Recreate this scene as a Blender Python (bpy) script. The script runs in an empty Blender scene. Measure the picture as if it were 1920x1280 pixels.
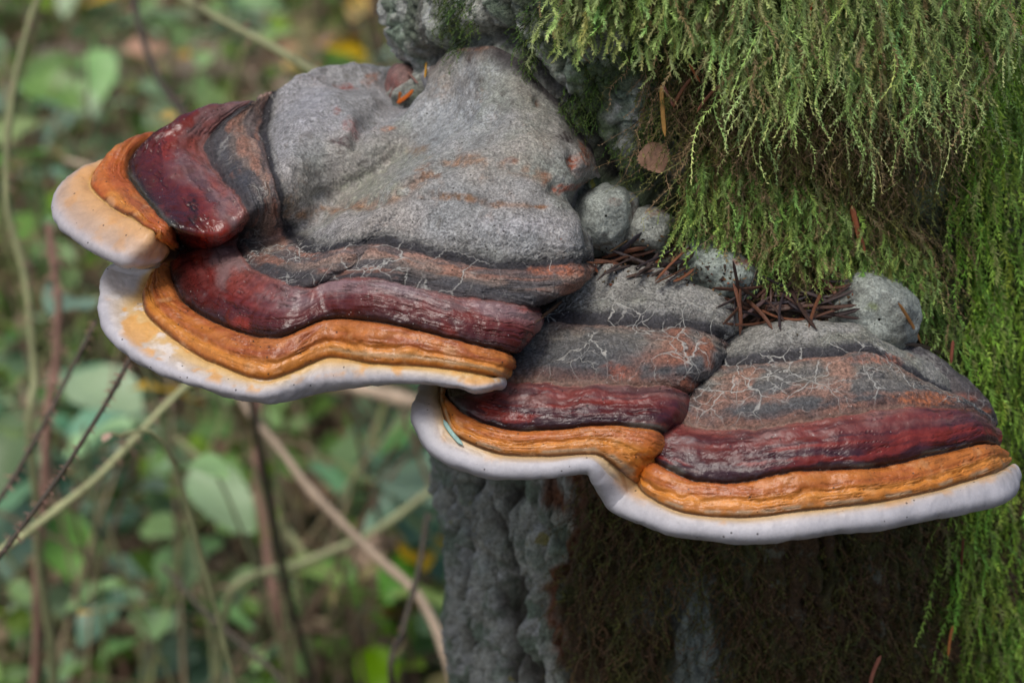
import bpy, math, random
import numpy as np
from mathutils import Vector
from mathutils.bvhtree import BVHTree

random.seed(11)
RNG = np.random.default_rng(11)
SC = bpy.context.scene
COL = SC.collection

# ------------------------------------------------------------------ camera
PITCH = math.radians(25.0)
CAMZ = 1.30
FOCAL = 84.375
K = 36.0 / FOCAL / 1920.0
CAM = np.array([0.0, 0.0, CAMZ])
FWD = np.array([0.0, math.cos(PITCH), -math.sin(PITCH)])
UPV = np.array([0.0, math.sin(PITCH), math.cos(PITCH)])
RGT = np.array([1.0, 0.0, 0.0])
cam_data = bpy.data.cameras.new('camera')
cam = bpy.data.objects.new('camera', cam_data)
COL.objects.link(cam)
cam.location = CAM
cam.rotation_euler = (math.pi / 2 - PITCH, 0, 0)
cam_data.lens = FOCAL
cam_data.sensor_width = 36.0
cam_data.sensor_fit = 'HORIZONTAL'
cam_data.clip_start = 0.02
cam_data.clip_end = 200.0
cam_data.dof.use_dof = True
cam_data.dof.focus_distance = 0.895
cam_data.dof.aperture_fstop = 10.2
SC.camera = cam

# ------------------------------------------------------------------ world, sun, exposure
SUN_EL = math.radians(66.0)
SUN_AZ = math.radians(-150.0)          # compass angle of the sun seen from the scene, 0 = +Y, clockwise
world = bpy.data.worlds.new('World')
SC.world = world
world.use_nodes = True
wn = world.node_tree
wn.nodes.clear()
wo = wn.nodes.new('ShaderNodeOutputWorld')
wb = wn.nodes.new('ShaderNodeBackground')
ws = wn.nodes.new('ShaderNodeTexSky')
ws.sky_type = 'NISHITA'
ws.sun_disc = False
ws.sun_elevation = SUN_EL
ws.sun_rotation = SUN_AZ
ws.air_density = 0.9
ws.dust_density = 5.0
ws.ozone_density = 0.6
wh = wn.nodes.new('ShaderNodeHueSaturation')
wh.inputs['Saturation'].default_value = 1.25
wn.links.new(ws.outputs[0], wh.inputs['Color'])
wn.links.new(wh.outputs[0], wb.inputs[0])
wb.inputs[1].default_value = 0.11
wn.links.new(wb.outputs[0], wo.inputs[0])
sun_data = bpy.data.lights.new('sun', 'SUN')
sun_data.energy = 1.5
sun_data.angle = math.radians(18)
sun_data.color = (1.0, 0.992, 0.98)
sun = bpy.data.objects.new('sun', sun_data)
COL.objects.link(sun)
sv = Vector((math.sin(SUN_AZ) * math.cos(SUN_EL), math.cos(SUN_AZ) * math.cos(SUN_EL), math.sin(SUN_EL)))
sun.rotation_euler = sv.to_track_quat('Z', 'Y').to_euler()
sun.location = (0, 0, 6)
SC.view_settings.view_transform = 'Standard'
SC.view_settings.look = 'None'
SC.view_settings.gamma = 1.0
SC.view_settings.use_curve_mapping = False
SC.view_settings.exposure = 0.06
SC.render.engine = 'CYCLES'
SC.cycles.use_denoising = True
SC.cycles.max_bounces = 6
SC.cycles.diffuse_bounces = 3
SC.cycles.glossy_bounces = 2
SC.cycles.transparent_max_bounces = 4


# ------------------------------------------------------------------ helpers: projection, noise, interpolation
def W(px, py, d):
    px, py, d = np.asarray(px, float), np.asarray(py, float), np.asarray(d, float)
    return (CAM + d[..., None] * (FWD + ((px - 960) * K)[..., None] * RGT - ((py - 640) * K)[..., None] * UPV))


def proj(P):
    v = np.asarray(P) - CAM
    d = v @ FWD
    return 960 + (v @ RGT) / d / K, 640 - (v @ UPV) / d / K, d


PERM = np.random.default_rng(5).permutation(256)
PERM = np.concatenate([PERM, PERM, PERM]).astype(np.int32)
GR = np.random.default_rng(6).normal(size=(256, 3))
GR = (GR / np.linalg.norm(GR, axis=1)[:, None]).astype(np.float32)


def perlin(P, seed=0):
    P = np.asarray(P) + seed * 17.37
    fl = np.floor(P)
    F = (P - fl).astype(np.float32)
    I = fl.astype(np.int32)
    U = F * F * F * (F * (F * 6 - 15) + 10)
    I &= 255
    out = 0
    for dx in (0, 1):
        wx = U[..., 0] if dx else 1 - U[..., 0]
        a = PERM[(I[..., 0] + dx) & 255]
        for dy in (0, 1):
            wy = U[..., 1] if dy else 1 - U[..., 1]
            b = PERM[(a + I[..., 1] + dy) & 255]
            for dz in (0, 1):
                wz = U[..., 2] if dz else 1 - U[..., 2]
                g = GR[PERM[(b + I[..., 2] + dz) & 255]]
                dot = g[..., 0] * (F[..., 0] - dx) + g[..., 1] * (F[..., 1] - dy) + g[..., 2] * (F[..., 2] - dz)
                out = out + wx * wy * wz * dot
    return out * 1.5


def fbm(P, scale, octv=4, seed=0, gain=0.5):
    P = np.asarray(P) * scale
    s, a = 0, 1.0
    for i in range(octv):
        s = s + a * perlin(P, seed + i * 3)
        P = P * 2.03
        a *= gain
    return s


def sstep(a, b, x):
    t = np.clip((x - a) / (b - a), 0, 1)
    return t * t * (3 - 2 * t)


def lin(c):
    c = np.asarray(c, float) / 255.0
    return np.where(c <= 0.04045, c / 12.92, ((c + 0.055) / 1.055) ** 2.4)


def catmull(A, ts):
    """A: controls along axis 0, ts: parameters 0..n-1"""
    n = A.shape[0]
    i = np.clip(np.floor(ts).astype(int), 0, n - 2)
    t = (ts - i).reshape((-1,) + (1,) * (A.ndim - 1))
    p1, p2 = A[i], A[i + 1]
    p0 = np.where((i > 0).reshape(t.shape), A[np.maximum(i - 1, 0)], 2 * p1 - p2)
    p3 = np.where((i < n - 2).reshape(t.shape), A[np.minimum(i + 2, n - 1)], 2 * p2 - p1)
    m1, m2 = 0.42 * (p2 - p0), 0.42 * (p3 - p1)
    t2, t3 = t * t, t * t * t
    return (2 * t3 - 3 * t2 + 1) * p1 + (t3 - 2 * t2 + t) * m1 + (-2 * t3 + 3 * t2) * p2 + (t3 - t2) * m2


def grid_normals(P):
    gu = np.gradient(P, axis=1)
    gv = np.gradient(P, axis=0)
    n = np.cross(gu, gv)
    return n / np.maximum(np.linalg.norm(n, axis=2, keepdims=True), 1e-12)


def seg_dist(px, py, pts):
    """distance in pixels to a polyline"""
    best = np.full(px.shape, 1e9)
    for (x0, y0), (x1, y1) in zip(pts[:-1], pts[1:]):
        dx, dy = x1 - x0, y1 - y0
        t = np.clip(((px - x0) * dx + (py - y0) * dy) / (dx * dx + dy * dy + 1e-9), 0, 1)
        best = np.minimum(best, np.hypot(px - x0 - t * dx, py - y0 - t * dy))
    return best


def make_mesh(name, V, F, col=None, normals=None, attrs=None, smooth=True):
    V = np.ascontiguousarray(V, dtype=np.float32).reshape(-1, 3)
    F = np.ascontiguousarray(F, dtype=np.int32)
    me = bpy.data.meshes.new(name)
    nf, k = F.shape
    me.vertices.add(len(V))
    me.vertices.foreach_set('co', V.ravel())
    me.loops.add(nf * k)
    me.loops.foreach_set('vertex_index', F.ravel())
    me.polygons.add(nf)
    me.polygons.foreach_set('loop_start', np.arange(0, nf * k, k, dtype=np.int32))
    me.polygons.foreach_set('use_smooth', np.full(nf, smooth, dtype=bool))
    me.update(calc_edges=True)
    if col is not None:
        a = me.color_attributes.new('Col', 'FLOAT_COLOR', 'POINT')
        c = np.ones((len(V), 4), np.float32)
        c[:, :3] = np.asarray(col).reshape(-1, 3)
        a.data.foreach_set('color', c.ravel())
    for nm, arr in (attrs or {}).items():
        a = me.attributes.new(nm, 'FLOAT', 'POINT')
        a.data.foreach_set('value', np.ascontiguousarray(arr, np.float32).ravel())
    if normals is not None:
        me.normals_split_custom_set_from_vertices(np.asarray(normals).reshape(-1, 3))
    return me


def grid_faces(nv, nu, wrap=False):
    j = np.arange(nu if wrap else nu - 1)
    i = np.arange(nv - 1)[:, None]
    j2 = (j + 1) % nu
    return np.stack([i * nu + j, i * nu + j2, (i + 1) * nu + j2, (i + 1) * nu + j], -1).reshape(-1, 4)


def link(name, me, mat=None, parent=None, loc=None):
    o = bpy.data.objects.new(name, me)
    COL.objects.link(o)
    if mat is not None and me is not None:
        me.materials.append(mat)
    if parent is not None:
        o.parent = parent
    if loc is not None:
        o.location = loc
    return o


def tag(o, label=None, cat=None, group=None, kind=None):
    if label: o['label'] = label
    if cat: o['category'] = cat
    if group: o['group'] = group
    if kind: o['kind'] = kind
    return o


# ------------------------------------------------------------------ materials
def new_mat(name):
    m = bpy.data.materials.new(name)
    m.use_nodes = True
    nt = m.node_tree
    return m, nt, nt.nodes['Principled BSDF']


def nd(nt, typ, props=None, **ins):
    n = nt.nodes.new(typ)
    for k_, v in (props or {}).items():
        setattr(n, k_, v)
    for k_, v in ins.items():
        key = k_.replace('_', ' ')
        sock = n.inputs[int(k_[1:])] if (k_[0] == 'i' and k_[1:].isdigit()) else n.inputs[key]
        if hasattr(v, 'is_output'):
            nt.links.new(v, sock)
        else:
            sock.default_value = v
    return n


def math_n(nt, op, a, b=None, c=None, clamp=False):
    kw = {'i0': a}
    if b is not None: kw['i1'] = b
    if c is not None: kw['i2'] = c
    return nd(nt, 'ShaderNodeMath', {'operation': op, 'use_clamp': clamp}, **kw).outputs[0]


def mrange(nt, v, a, b, c, d, smooth=False):
    return nd(nt, 'ShaderNodeMapRange', {'interpolation_type': 'SMOOTHSTEP' if smooth else 'LINEAR'},
              i0=v, i1=a, i2=b, i3=c, i4=d).outputs[0]


def mixc(nt, fac, a, b, mode='MIX'):
    n = nt.nodes.new('ShaderNodeMix')
    n.data_type = 'RGBA'
    n.blend_type = mode
    for s, v in ((n.inputs[0], fac), (n.inputs[6], a), (n.inputs[7], b)):
        if hasattr(v, 'is_output'):
            nt.links.new(v, s)
        else:
            s.default_value = v
    return n.outputs[2]


def grey(nt, v):
    return nd(nt, 'ShaderNodeCombineColor', i0=v, i1=v, i2=v).outputs[0]


def fungus_material():
    m, nt, bs = new_mat('fungus_crust')
    att = nd(nt, 'ShaderNodeVertexColor', {'layer_name': 'Col'}).outputs[0]
    rough = nd(nt, 'ShaderNodeAttribute', {'attribute_name': 'rough'}).outputs['Fac']
    crk = nd(nt, 'ShaderNodeAttribute', {'attribute_name': 'crack'}).outputs['Fac']
    grain = nd(nt, 'ShaderNodeAttribute', {'attribute_name': 'grain'}).outputs['Fac']
    pos = nd(nt, 'ShaderNodeNewGeometry').outputs['Position']
    n_f = nd(nt, 'ShaderNodeTexNoise', Vector=pos, Scale=1150.0, Detail=3.0, Roughness=0.65).outputs[0]
    n_m = nd(nt, 'ShaderNodeTexNoise', Vector=pos, Scale=260.0, Detail=4.0, Roughness=0.6).outputs[0]
    # small felt-like wrinkles
    wr = nd(nt, 'ShaderNodeTexNoise', Vector=pos, Scale=520.0, Detail=3.0, Roughness=0.6, Distortion=1.6).outputs[0]
    amp = mrange(nt, grain, 0.0, 1.0, 0.06, 2.7)
    f1 = math_n(nt, 'MULTIPLY_ADD', math_n(nt, 'SUBTRACT', n_f, 0.5), amp, 1.0)
    f2 = math_n(nt, 'MULTIPLY_ADD', math_n(nt, 'SUBTRACT', n_m, 0.5), mrange(nt, grain, 0.05, 0.13, 0.18, 0.85), 1.0)
    f3 = math_n(nt, 'MULTIPLY_ADD', math_n(nt, 'SUBTRACT', wr, 0.5), amp, 1.0)
    f = math_n(nt, 'MULTIPLY', math_n(nt, 'MULTIPLY', f1, f2), f3)
    f = math_n(nt, 'MINIMUM', math_n(nt, 'MAXIMUM', f, 0.28), 1.75)
    c = mixc(nt, 1.0, att, grey(nt, f), 'MULTIPLY')
    # pale cracks
    dis = nd(nt, 'ShaderNodeTexNoise', Vector=pos, Scale=110.0, Detail=3.0).outputs['Color']
    d2 = nd(nt, 'ShaderNodeVectorMath', {'operation': 'MULTIPLY_ADD'}, i0=dis, i1=(0.009, 0.009, 0.009), i2=pos).outputs[0]
    v1 = nd(nt, 'ShaderNodeTexVoronoi', {'feature': 'DISTANCE_TO_EDGE'}, Vector=d2, Scale=64.0).outputs['Distance']
    v2 = nd(nt, 'ShaderNodeTexVoronoi', {'feature': 'DISTANCE_TO_EDGE'}, Vector=d2, Scale=150.0).outputs['Distance']
    msk = nd(nt, 'ShaderNodeTexNoise', Vector=pos, Scale=55.0, Detail=2.0).outputs[0]
    thick = mrange(nt, n_m, 0.3, 0.7, 0.010, 0.040)
    l1 = math_n(nt, 'SUBTRACT', 1.0, nd(nt, 'ShaderNodeMapRange', {'interpolation_type': 'SMOOTHSTEP'}, i0=v1, i1=0.004, i2=thick, i3=0.0, i4=1.0).outputs[0])
    l2 = math_n(nt, 'SUBTRACT', 1.0, mrange(nt, v2, 0.006, 0.05, 0.0, 1.0, True))
    l1 = math_n(nt, 'MULTIPLY', l1, mrange(nt, msk, 0.42, 0.54, 0.15, 1.0, True))
    l2 = math_n(nt, 'MULTIPLY', l2, mrange(nt, msk, 0.50, 0.62, 0.0, 0.75, True))
    ln = math_n(nt, 'MULTIPLY', math_n(nt, 'MAXIMUM', l1, l2), crk, clamp=True)
    ln = math_n(nt, 'MULTIPLY', ln, 0.8)
    c = mixc(nt, ln, c, (0.50, 0.50, 0.46, 1))
    # dark and white specks
    sp = nd(nt, 'ShaderNodeTexVoronoi', {'feature': 'F1'}, Vector=pos, Scale=330.0)
    sel = nd(nt, 'ShaderNodeSeparateColor', i0=sp.outputs['Color'])
    dk = math_n(nt, 'MULTIPLY', math_n(nt, 'LESS_THAN', sp.outputs['Distance'], 0.13), math_n(nt, 'GREATER_THAN', sel.outputs[0], 0.72))
    c = mixc(nt, math_n(nt, 'MULTIPLY', dk, 0.8), c, (0.02, 0.014, 0.010, 1))
    lum = nd(nt, 'ShaderNodeRGBToBW', i0=att).outputs[0]
    sp2 = nd(nt, 'ShaderNodeTexVoronoi', {'feature': 'F1'}, Vector=pos, Scale=520.0)
    sel2 = nd(nt, 'ShaderNodeSeparateColor', i0=sp2.outputs['Color'])
    wt = math_n(nt, 'MULTIPLY', math_n(nt, 'LESS_THAN', sp2.outputs['Distance'], 0.11), math_n(nt, 'GREATER_THAN', sel2.outputs[1], 0.82))
    wt = math_n(nt, 'MULTIPLY', wt, math_n(nt, 'LESS_THAN', lum, 0.12))
    c = mixc(nt, math_n(nt, 'MULTIPLY', wt, 0.55), c, (0.6, 0.58, 0.54, 1))
    nt.links.new(c, bs.inputs['Base Color'])
    r2 = math_n(nt, 'MULTIPLY_ADD', math_n(nt, 'SUBTRACT', n_m, 0.5), 0.35, rough, clamp=True)
    nt.links.new(r2, bs.inputs['Roughness'])
    hh = math_n(nt, 'MULTIPLY_ADD', n_f, 0.5, math_n(nt, 'MULTIPLY', wr, 0.9))
    hh = math_n(nt, 'ADD', hh, math_n(nt, 'MULTIPLY', ln, 0.8))
    bstr = mrange(nt, grain, 0.0, 1.0, 0.10, 0.75)
    bp = nd(nt, 'ShaderNodeBump', Strength=bstr, Distance=0.0008, Height=hh)
    bp2 = nd(nt, 'ShaderNodeBump', Strength=mrange(nt, grain, 0.05, 0.13, 0.10, 0.36), Distance=0.0013, Height=n_m, Normal=bp.outputs[0])
    nt.links.new(bp2.outputs[0], bs.inputs['Normal'])
    bs.inputs['Specular IOR Level'].default_value = 0.5
    return m


def bark_material():
    m, nt, bs = new_mat('mossy_bark')
    att = nd(nt, 'ShaderNodeVertexColor', {'layer_name': 'Col'}).outputs[0]
    pos = nd(nt, 'ShaderNodeNewGeometry').outputs['Position']
    n1 = nd(nt, 'ShaderNodeTexNoise', Vector=pos, Scale=900.0, Detail=4.0, Roughness=0.7).outputs[0]
    n2 = nd(nt, 'ShaderNodeTexNoise', Vector=pos, Scale=190.0, Detail=5.0, Roughness=0.65).outputs[0]
    vor = nd(nt, 'ShaderNodeTexVoronoi', {'feature': 'F1'}, Vector=pos, Scale=480.0).outputs['Distance']
    f1 = mrange(nt, n1, 0.25, 0.75, 0.45, 1.55)
    f2 = mrange(nt, n2, 0.28, 0.72, 0.55, 1.45)
    c = mixc(nt, 1.0, att, grey(nt, math_n(nt, 'MULTIPLY', f1, f2)), 'MULTIPLY')
    n3 = nd(nt, 'ShaderNodeTexNoise', Vector=pos, Scale=120.0, Detail=4.0, Roughness=0.7).outputs[0]
    c = mixc(nt, mrange(nt, n3, 0.56, 0.66, 0.0, 0.55, True), c, (0.17, 0.205, 0.155, 1))
    n4 = nd(nt, 'ShaderNodeTexNoise', Vector=pos, Scale=70.0, Detail=3.0).outputs[0]
    c = mixc(nt, mrange(nt, n4, 0.70, 0.72, 0.0, 0.6, True), c, (0.30, 0.27, 0.02, 1))
    nt.links.new(c, bs.inputs['Base Color'])
    bs.inputs['Roughness'].default_value = 0.85
    hh = math_n(nt, 'ADD', math_n(nt, 'MULTIPLY', n2, 2.0), math_n(nt, 'MULTIPLY_ADD', n1, 0.7, math_n(nt, 'MULTIPLY', vor, -0.5)))
    bp = nd(nt, 'ShaderNodeBump', Strength=0.9, Distance=0.0016, Height=hh)
    nt.links.new(bp.outputs[0], bs.inputs['Normal'])
    return m


def strand_material(name, trans=0.25, rough=0.55):
    m, nt, bs = new_mat(name)
    att = nd(nt, 'ShaderNodeVertexColor', {'layer_name': 'Col'}).outputs[0]
    nt.links.new(att, bs.inputs['Base Color'])
    bs.inputs['Roughness'].default_value = rough
    bs.inputs['Specular IOR Level'].default_value = 0.4
    tr = nd(nt, 'ShaderNodeBsdfTranslucent', Color=att)
    mx = nd(nt, 'ShaderNodeMixShader', i0=trans, i1=bs.outputs[0], i2=tr.outputs[0])
    nt.links.new(mx.outputs[0], nt.nodes['Material Output'].inputs[0])
    return m


def plain_material(name, rgb, rough=0.6, vary=0.35, scale=400.0, trans=0.0, hue=0.0, bump=0.3, spec=0.5):
    """colour with grain, a little different on every object"""
    m, nt, bs = new_mat(name)
    pos = nd(nt, 'ShaderNodeTexCoord').outputs['Object']
    n1 = nd(nt, 'ShaderNodeTexNoise', Vector=pos, Scale=scale, Detail=4.0, Roughness=0.6).outputs[0]
    oi = nd(nt, 'ShaderNodeObjectInfo').outputs['Random']
    f = math_n(nt, 'MULTIPLY', mrange(nt, n1, 0.25, 0.75, 1 - vary, 1 + vary), mrange(nt, oi, 0.0, 1.0, 1 - vary, 1 + vary))
    l = lin(rgb)
    c = mixc(nt, 1.0, (l[0], l[1], l[2], 1), grey(nt, f), 'MULTIPLY')
    if hue:
        hs = nd(nt, 'ShaderNodeHueSaturation', Color=c)
        r = math_n(nt, 'FRACT', math_n(nt, 'MULTIPLY', oi, 7.31))
        nt.links.new(mrange(nt, r, 0.0, 1.0, 0.5 - hue, 0.5 + hue), hs.inputs['Hue'])
        nt.links.new(mrange(nt, math_n(nt, 'FRACT', math_n(nt, 'MULTIPLY', oi, 3.77)), 0.0, 1.0, 0.6, 1.15), hs.inputs['Saturation'])
        c = hs.outputs[0]
    nt.links.new(c, bs.inputs['Base Color'])
    bs.inputs['Roughness'].default_value = rough
    bs.inputs['Specular IOR Level'].default_value = spec
    if bump:
        bp = nd(nt, 'ShaderNodeBump', Strength=bump, Distance=0.0006, Height=n1)
        nt.links.new(bp.outputs[0], bs.inputs['Normal'])
    if trans:
        tr = nd(nt, 'ShaderNodeBsdfTranslucent', Color=c)
        mx = nd(nt, 'ShaderNodeMixShader', i0=trans, i1=bs.outputs[0], i2=tr.outputs[0])
        nt.links.new(mx.outputs[0], nt.nodes['Material Output'].inputs[0])
    return m


M_FUN = fungus_material()
M_BARK = bark_material()
M_MOSS = strand_material('moss_green')

# ------------------------------------------------------------------ tree trunk
T_R = 0.133
T_Z0 = 0.90
T_X0, T_Y0 = 0.094, 0.99


def trunk_axis(z):
    z = np.asarray(z, float)
    return T_X0 - 0.085 * (z - T_Z0), T_Y0 + 0.02 * (z - T_Z0)


def trunk_rad(z):
    z = np.asarray(z, float)
    return T_R + 0.012 * np.clip((T_Z0 - z) / 0.5, 0, 1) + 0.22 * np.clip(0.45 - z, 0, 1) ** 2 + 0.01 * np.clip((z - 0.98) / 0.2, 0, 1)


def ray_trunk(px, py, extra=0.0):
    """where the ray through a pixel meets the smooth trunk; NaN if it misses"""
    px, py = np.asarray(px, float), np.asarray(py, float)
    D = FWD + ((px - 960) * K)[..., None] * RGT - ((py - 640) * K)[..., None] * UPV
    d = np.full(px.shape, 0.95)
    for _ in range(6):
        z = CAM[2] + d * D[..., 2]
        ax, ay = trunk_axis(z)
        R = trunk_rad(z) + extra
        a = D[..., 0] ** 2 + D[..., 1] ** 2
        b = -(D[..., 0] * ax + D[..., 1] * ay)
        c = ax ** 2 + ay ** 2 - R ** 2
        disc = b * b - a * c
        d = np.where(disc > 0, (-b - np.sqrt(np.maximum(disc, 0))) / a, np.nan)
        d = np.where(np.isnan(d), np.nan, d)
    return d


def trunk_surface(phi, z):
    """phi measured from the direction facing the camera, positive to the right"""
    ax, ay = trunk_axis(z)
    R = trunk_rad(z)
    n = np.stack([np.sin(phi), -np.cos(phi), np.zeros_like(phi)], -1)
    base = np.stack([ax + R * n[..., 0], ay + R * n[..., 1], z + 0 * phi], -1)
    px, py, _ = proj(base)
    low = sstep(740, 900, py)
    left = 1 - sstep(980, 1120, px)
    s = np.stack([phi * T_R, z, 0 * z + 3.1], -1)
    h = 0.010 * fbm(base, 11, 3, 2)
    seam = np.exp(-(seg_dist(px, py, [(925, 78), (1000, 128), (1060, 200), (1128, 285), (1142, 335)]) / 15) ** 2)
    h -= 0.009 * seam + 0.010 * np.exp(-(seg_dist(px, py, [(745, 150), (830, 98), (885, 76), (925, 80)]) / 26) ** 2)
    # rounded lumps of old bark
    h += (0.0048 - 0.003 * low) * fbm(base, 34, 2, 9)
    # long vertical furrows between bark ridges
    q = s * np.array([66.0, 7.0, 1.0]) + 0.6 * fbm(base, 40, 2, 21)[..., None] * np.array([1.0, 0.12, 0.0])
    fr = np.abs(perlin(q, 31))
    q2 = s * np.array([150.0, 20.0, 1.0]) + 0.8 * fbm(base, 70, 2, 23)[..., None] * np.array([1.0, 0.15, 0.0])
    fr2 = np.abs(perlin(q2, 33))
    plate = sstep(0.0, 0.22, fr)
    h += (0.0028 + 0.0062 * low) * (plate - 0.7)
    h += (0.0012 + 0.0028 * low) * (sstep(0, 0.3, fr2) - 0.6)
    # cracked lumps on the upper part
    q3 = base * np.array([75.0, 75.0, 55.0]) + 0.9 * np.stack([fbm(base, 60, 2, 41)] * 3, -1)
    fr3 = np.abs(perlin(q3, 37))
    h += 0.0030 * (1 - low) * (sstep(0.0, 0.16, fr3) - 0.8)
    h += (0.0016 - 0.0008 * low) * fbm(base, 210, 3, 12) + 0.0006 * fbm(base, 640, 2, 14)
    h += (0.0006 + 0.0020 * low) * fbm(s * np.array([260.0, 55.0, 1.0]), 1.0, 3, 43)
    pos = base + n * h[..., None]
    # colour
    g = lin((168, 172, 162)) * np.ones(pos.shape)
    t = sstep(-0.25, 0.45, fbm(base, 55, 4, 51))[..., None]
    g = g * (1 - t) + lin((126, 142, 124)) * t
    t = sstep(0.15, 0.5, fbm(base, 90, 4, 53))[..., None]
    g = g * (1 - t) + lin((178, 182, 176)) * t
    up = 1 - low
    t = (sstep(0.02, 0.35, fbm(base, 38, 4, 57)) * up * sstep(760, 1080, px) * 0.85)[..., None]
    g = g * (1 - t) + lin((62, 84, 40)) * t
    # furrow bottoms are bare dark bark, painted darker to stand in for crevice shade
    t = ((1 - sstep(0.02, 0.17, fr)) * (0.55 + 0.35 * low))[..., None]
    g = g * (1 - t) + lin((58, 52, 42)) * t
    t = ((1 - sstep(0.0, 0.10, fr2)) * 0.5 * low)[..., None]
    g = g * (1 - t) + lin((70, 66, 56)) * t
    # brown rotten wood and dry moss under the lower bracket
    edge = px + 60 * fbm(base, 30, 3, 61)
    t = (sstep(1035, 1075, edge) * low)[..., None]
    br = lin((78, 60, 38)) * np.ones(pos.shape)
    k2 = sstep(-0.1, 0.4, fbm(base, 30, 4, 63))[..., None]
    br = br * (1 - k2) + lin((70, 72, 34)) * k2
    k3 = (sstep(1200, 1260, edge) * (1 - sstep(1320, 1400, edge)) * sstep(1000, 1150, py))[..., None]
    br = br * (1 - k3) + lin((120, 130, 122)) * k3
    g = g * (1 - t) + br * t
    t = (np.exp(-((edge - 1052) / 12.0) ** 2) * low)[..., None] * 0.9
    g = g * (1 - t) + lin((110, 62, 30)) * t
    t = (sstep(1180, 1290, edge) * up)[..., None]
    g = g * (1 - t) + lin((62, 66, 34)) * t
    g = g * (1 - 0.85 * seam[..., None]) + lin((42, 36, 36)) * 0.85 * seam[..., None]  # shade of the gap beside the dome, painted onto the bark
    lich = np.exp(-(np.hypot((px - 1750) / 50, (py - 335) / 75)) ** 4)[..., None]
    g = g * (1 - lich) + lin((128, 146, 122)) * lich
    return pos, n, g


def build_trunk():
    ph = np.concatenate([np.linspace(-math.pi, -1.75, 14)[:-1], np.linspace(-1.75, 1.75, 560), np.linspace(1.75, math.pi, 14)[1:-1]])
    zz = np.concatenate([np.linspace(-0.06, 0.66, 60)[:-1], np.linspace(0.66, 1.10, 480), np.linspace(1.10, 1.62, 40)[1:]])
    PH, ZZ = np.meshgrid(ph, zz)
    pos, n, g = trunk_surface(PH, ZZ)
    # roots flare at the ground, broken top
    fl = np.clip(0.22 - ZZ, 0, 1)
    pos += n * (fl ** 2 * 1.6 * (0.6 + 0.5 * np.cos(PH * 5 + 0.6)))[..., None]
    top = sstep(1.45, 1.62, ZZ)
    pos[..., 2] += top * 0.06 * fbm(pos, 14, 3, 71)
    V = pos.reshape(-1, 3)
    nv, nu = PH.shape
    F = grid_faces(nv, nu, True)
    root = link('tree', None, loc=(T_X0, T_Y0, 0))
    tag(root, 'old grey broken tree trunk with lichen on cracked bark, carrying the bracket fungi', 'tree')
    off = np.array([T_X0, T_Y0, 0.0])
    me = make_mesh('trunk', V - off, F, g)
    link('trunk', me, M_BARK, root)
    # splintered top face
    ring = V[-nu:]
    c = ring.mean(0) + np.array([0, 0, -0.03])
    TV = [ring - off]
    for s in (0.7, 0.4, 0.12):
        r = c + (ring - c) * s
        r[:, 2] += 0.03 * fbm(r, 60, 3, 77)
        TV.append(r - off)
    link('broken_top', make_mesh('broken_top', np.concatenate(TV), grid_faces(4, nu, True), np.tile(lin((120, 95, 65)), (4 * nu, 1))), M_BARK, root)
    return V, F


TRUNK_V, TRUNK_F = build_trunk()

# ------------------------------------------------------------------ bracket fungi: lofted growth zones
def loft(C, dens_u=2.3, dens_v=2.3):
    """C: rows x stations x (px, py, depth) control net of the growth lines -> fine grid"""
    R, S, _ = C.shape
    px = C[..., :2]
    lu = np.linalg.norm(np.diff(px, axis=1), axis=2).max(0)
    lv = np.linalg.norm(np.diff(px, axis=0), axis=2).max(1)
    nu = np.clip((lu / dens_u).astype(int), 8, 90)
    nv = np.clip((lv / dens_v).astype(int), 7, 60)
    us = np.concatenate([i + np.arange(n) / n for i, n in enumerate(nu)] + [[S - 1.0]])
    vs = np.concatenate([i + np.arange(n) / n for i, n in enumerate(nv)] + [[R - 1.0]])
    G = catmull(C, vs)
    G = np.swapaxes(catmull(np.swapaxes(G, 0, 1), us), 0, 1)
    return G, us, vs


def close_under(P, vs, target, rows):
    """adds the pore surface: from the rim back to the attachment on the trunk"""
    rim = P[-1]
    out = [P]
    vv = list(vs)
    for k_, (s, drop) in enumerate(rows):
        q = rim + (target - rim) * s
        q[:, 2] -= drop
        out.append(q[None])
        vv.append(vs[-1] + (k_ + 1) * 0.5)
    return np.concatenate(out), np.array(vv)


def ramp(stops, r):
    xs = np.array([s[0] for s in stops])
    cs = np.array([lin(s[1]) for s in stops])
    return np.stack([np.interp(r, xs, cs[:, i]) for i in range(3)], -1)


def paint(col, mask, rgb):
    m = np.clip(mask, 0, 1)[..., None]
    return col * (1 - m) + lin(rgb) * m


def spot(px, py, P, x, y, rx, ry, soft=0.5, n=0.5, seed=0):
    d0 = np.hypot((px - x) / rx, (py - y) / ry)
    out = np.zeros(px.shape)
    k_ = d0 < 1.9
    if k_.any():
        q = P[k_]
        d = d0[k_] + n * fbm(q, 160, 3, 80 + seed)
        out[k_] = (1 - sstep(1 - soft, 1 + soft * 0.4, d)) * (0.35 + 0.65 * sstep(-0.25, 0.3, fbm(q, 520, 2, 90 + seed)))
    return out


def split_parts(root, P, N, col, rough, crack, grain, vs, parts, off):
    for name, lo, hi in parts:
        i0 = int(np.searchsorted(vs, lo - 1e-6))
        i1 = int(np.searchsorted(vs, hi - 1e-6))
        i1 = min(i1, len(vs) - 1)
        sl = slice(i0, i1 + 1)
        nv, nu = i1 - i0 + 1, P.shape[1]
        me = make_mesh(name, P[sl] - off, grid_faces(nv, nu)[:, ::-1], col[sl], N[sl],
                       {'rough': rough[sl], 'crack': crack[sl], 'grain': grain[sl]})
        link(name, me, M_FUN, root)


SOLIDS_V, SOLIDS_F = [TRUNK_V], [TRUNK_F]


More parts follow.
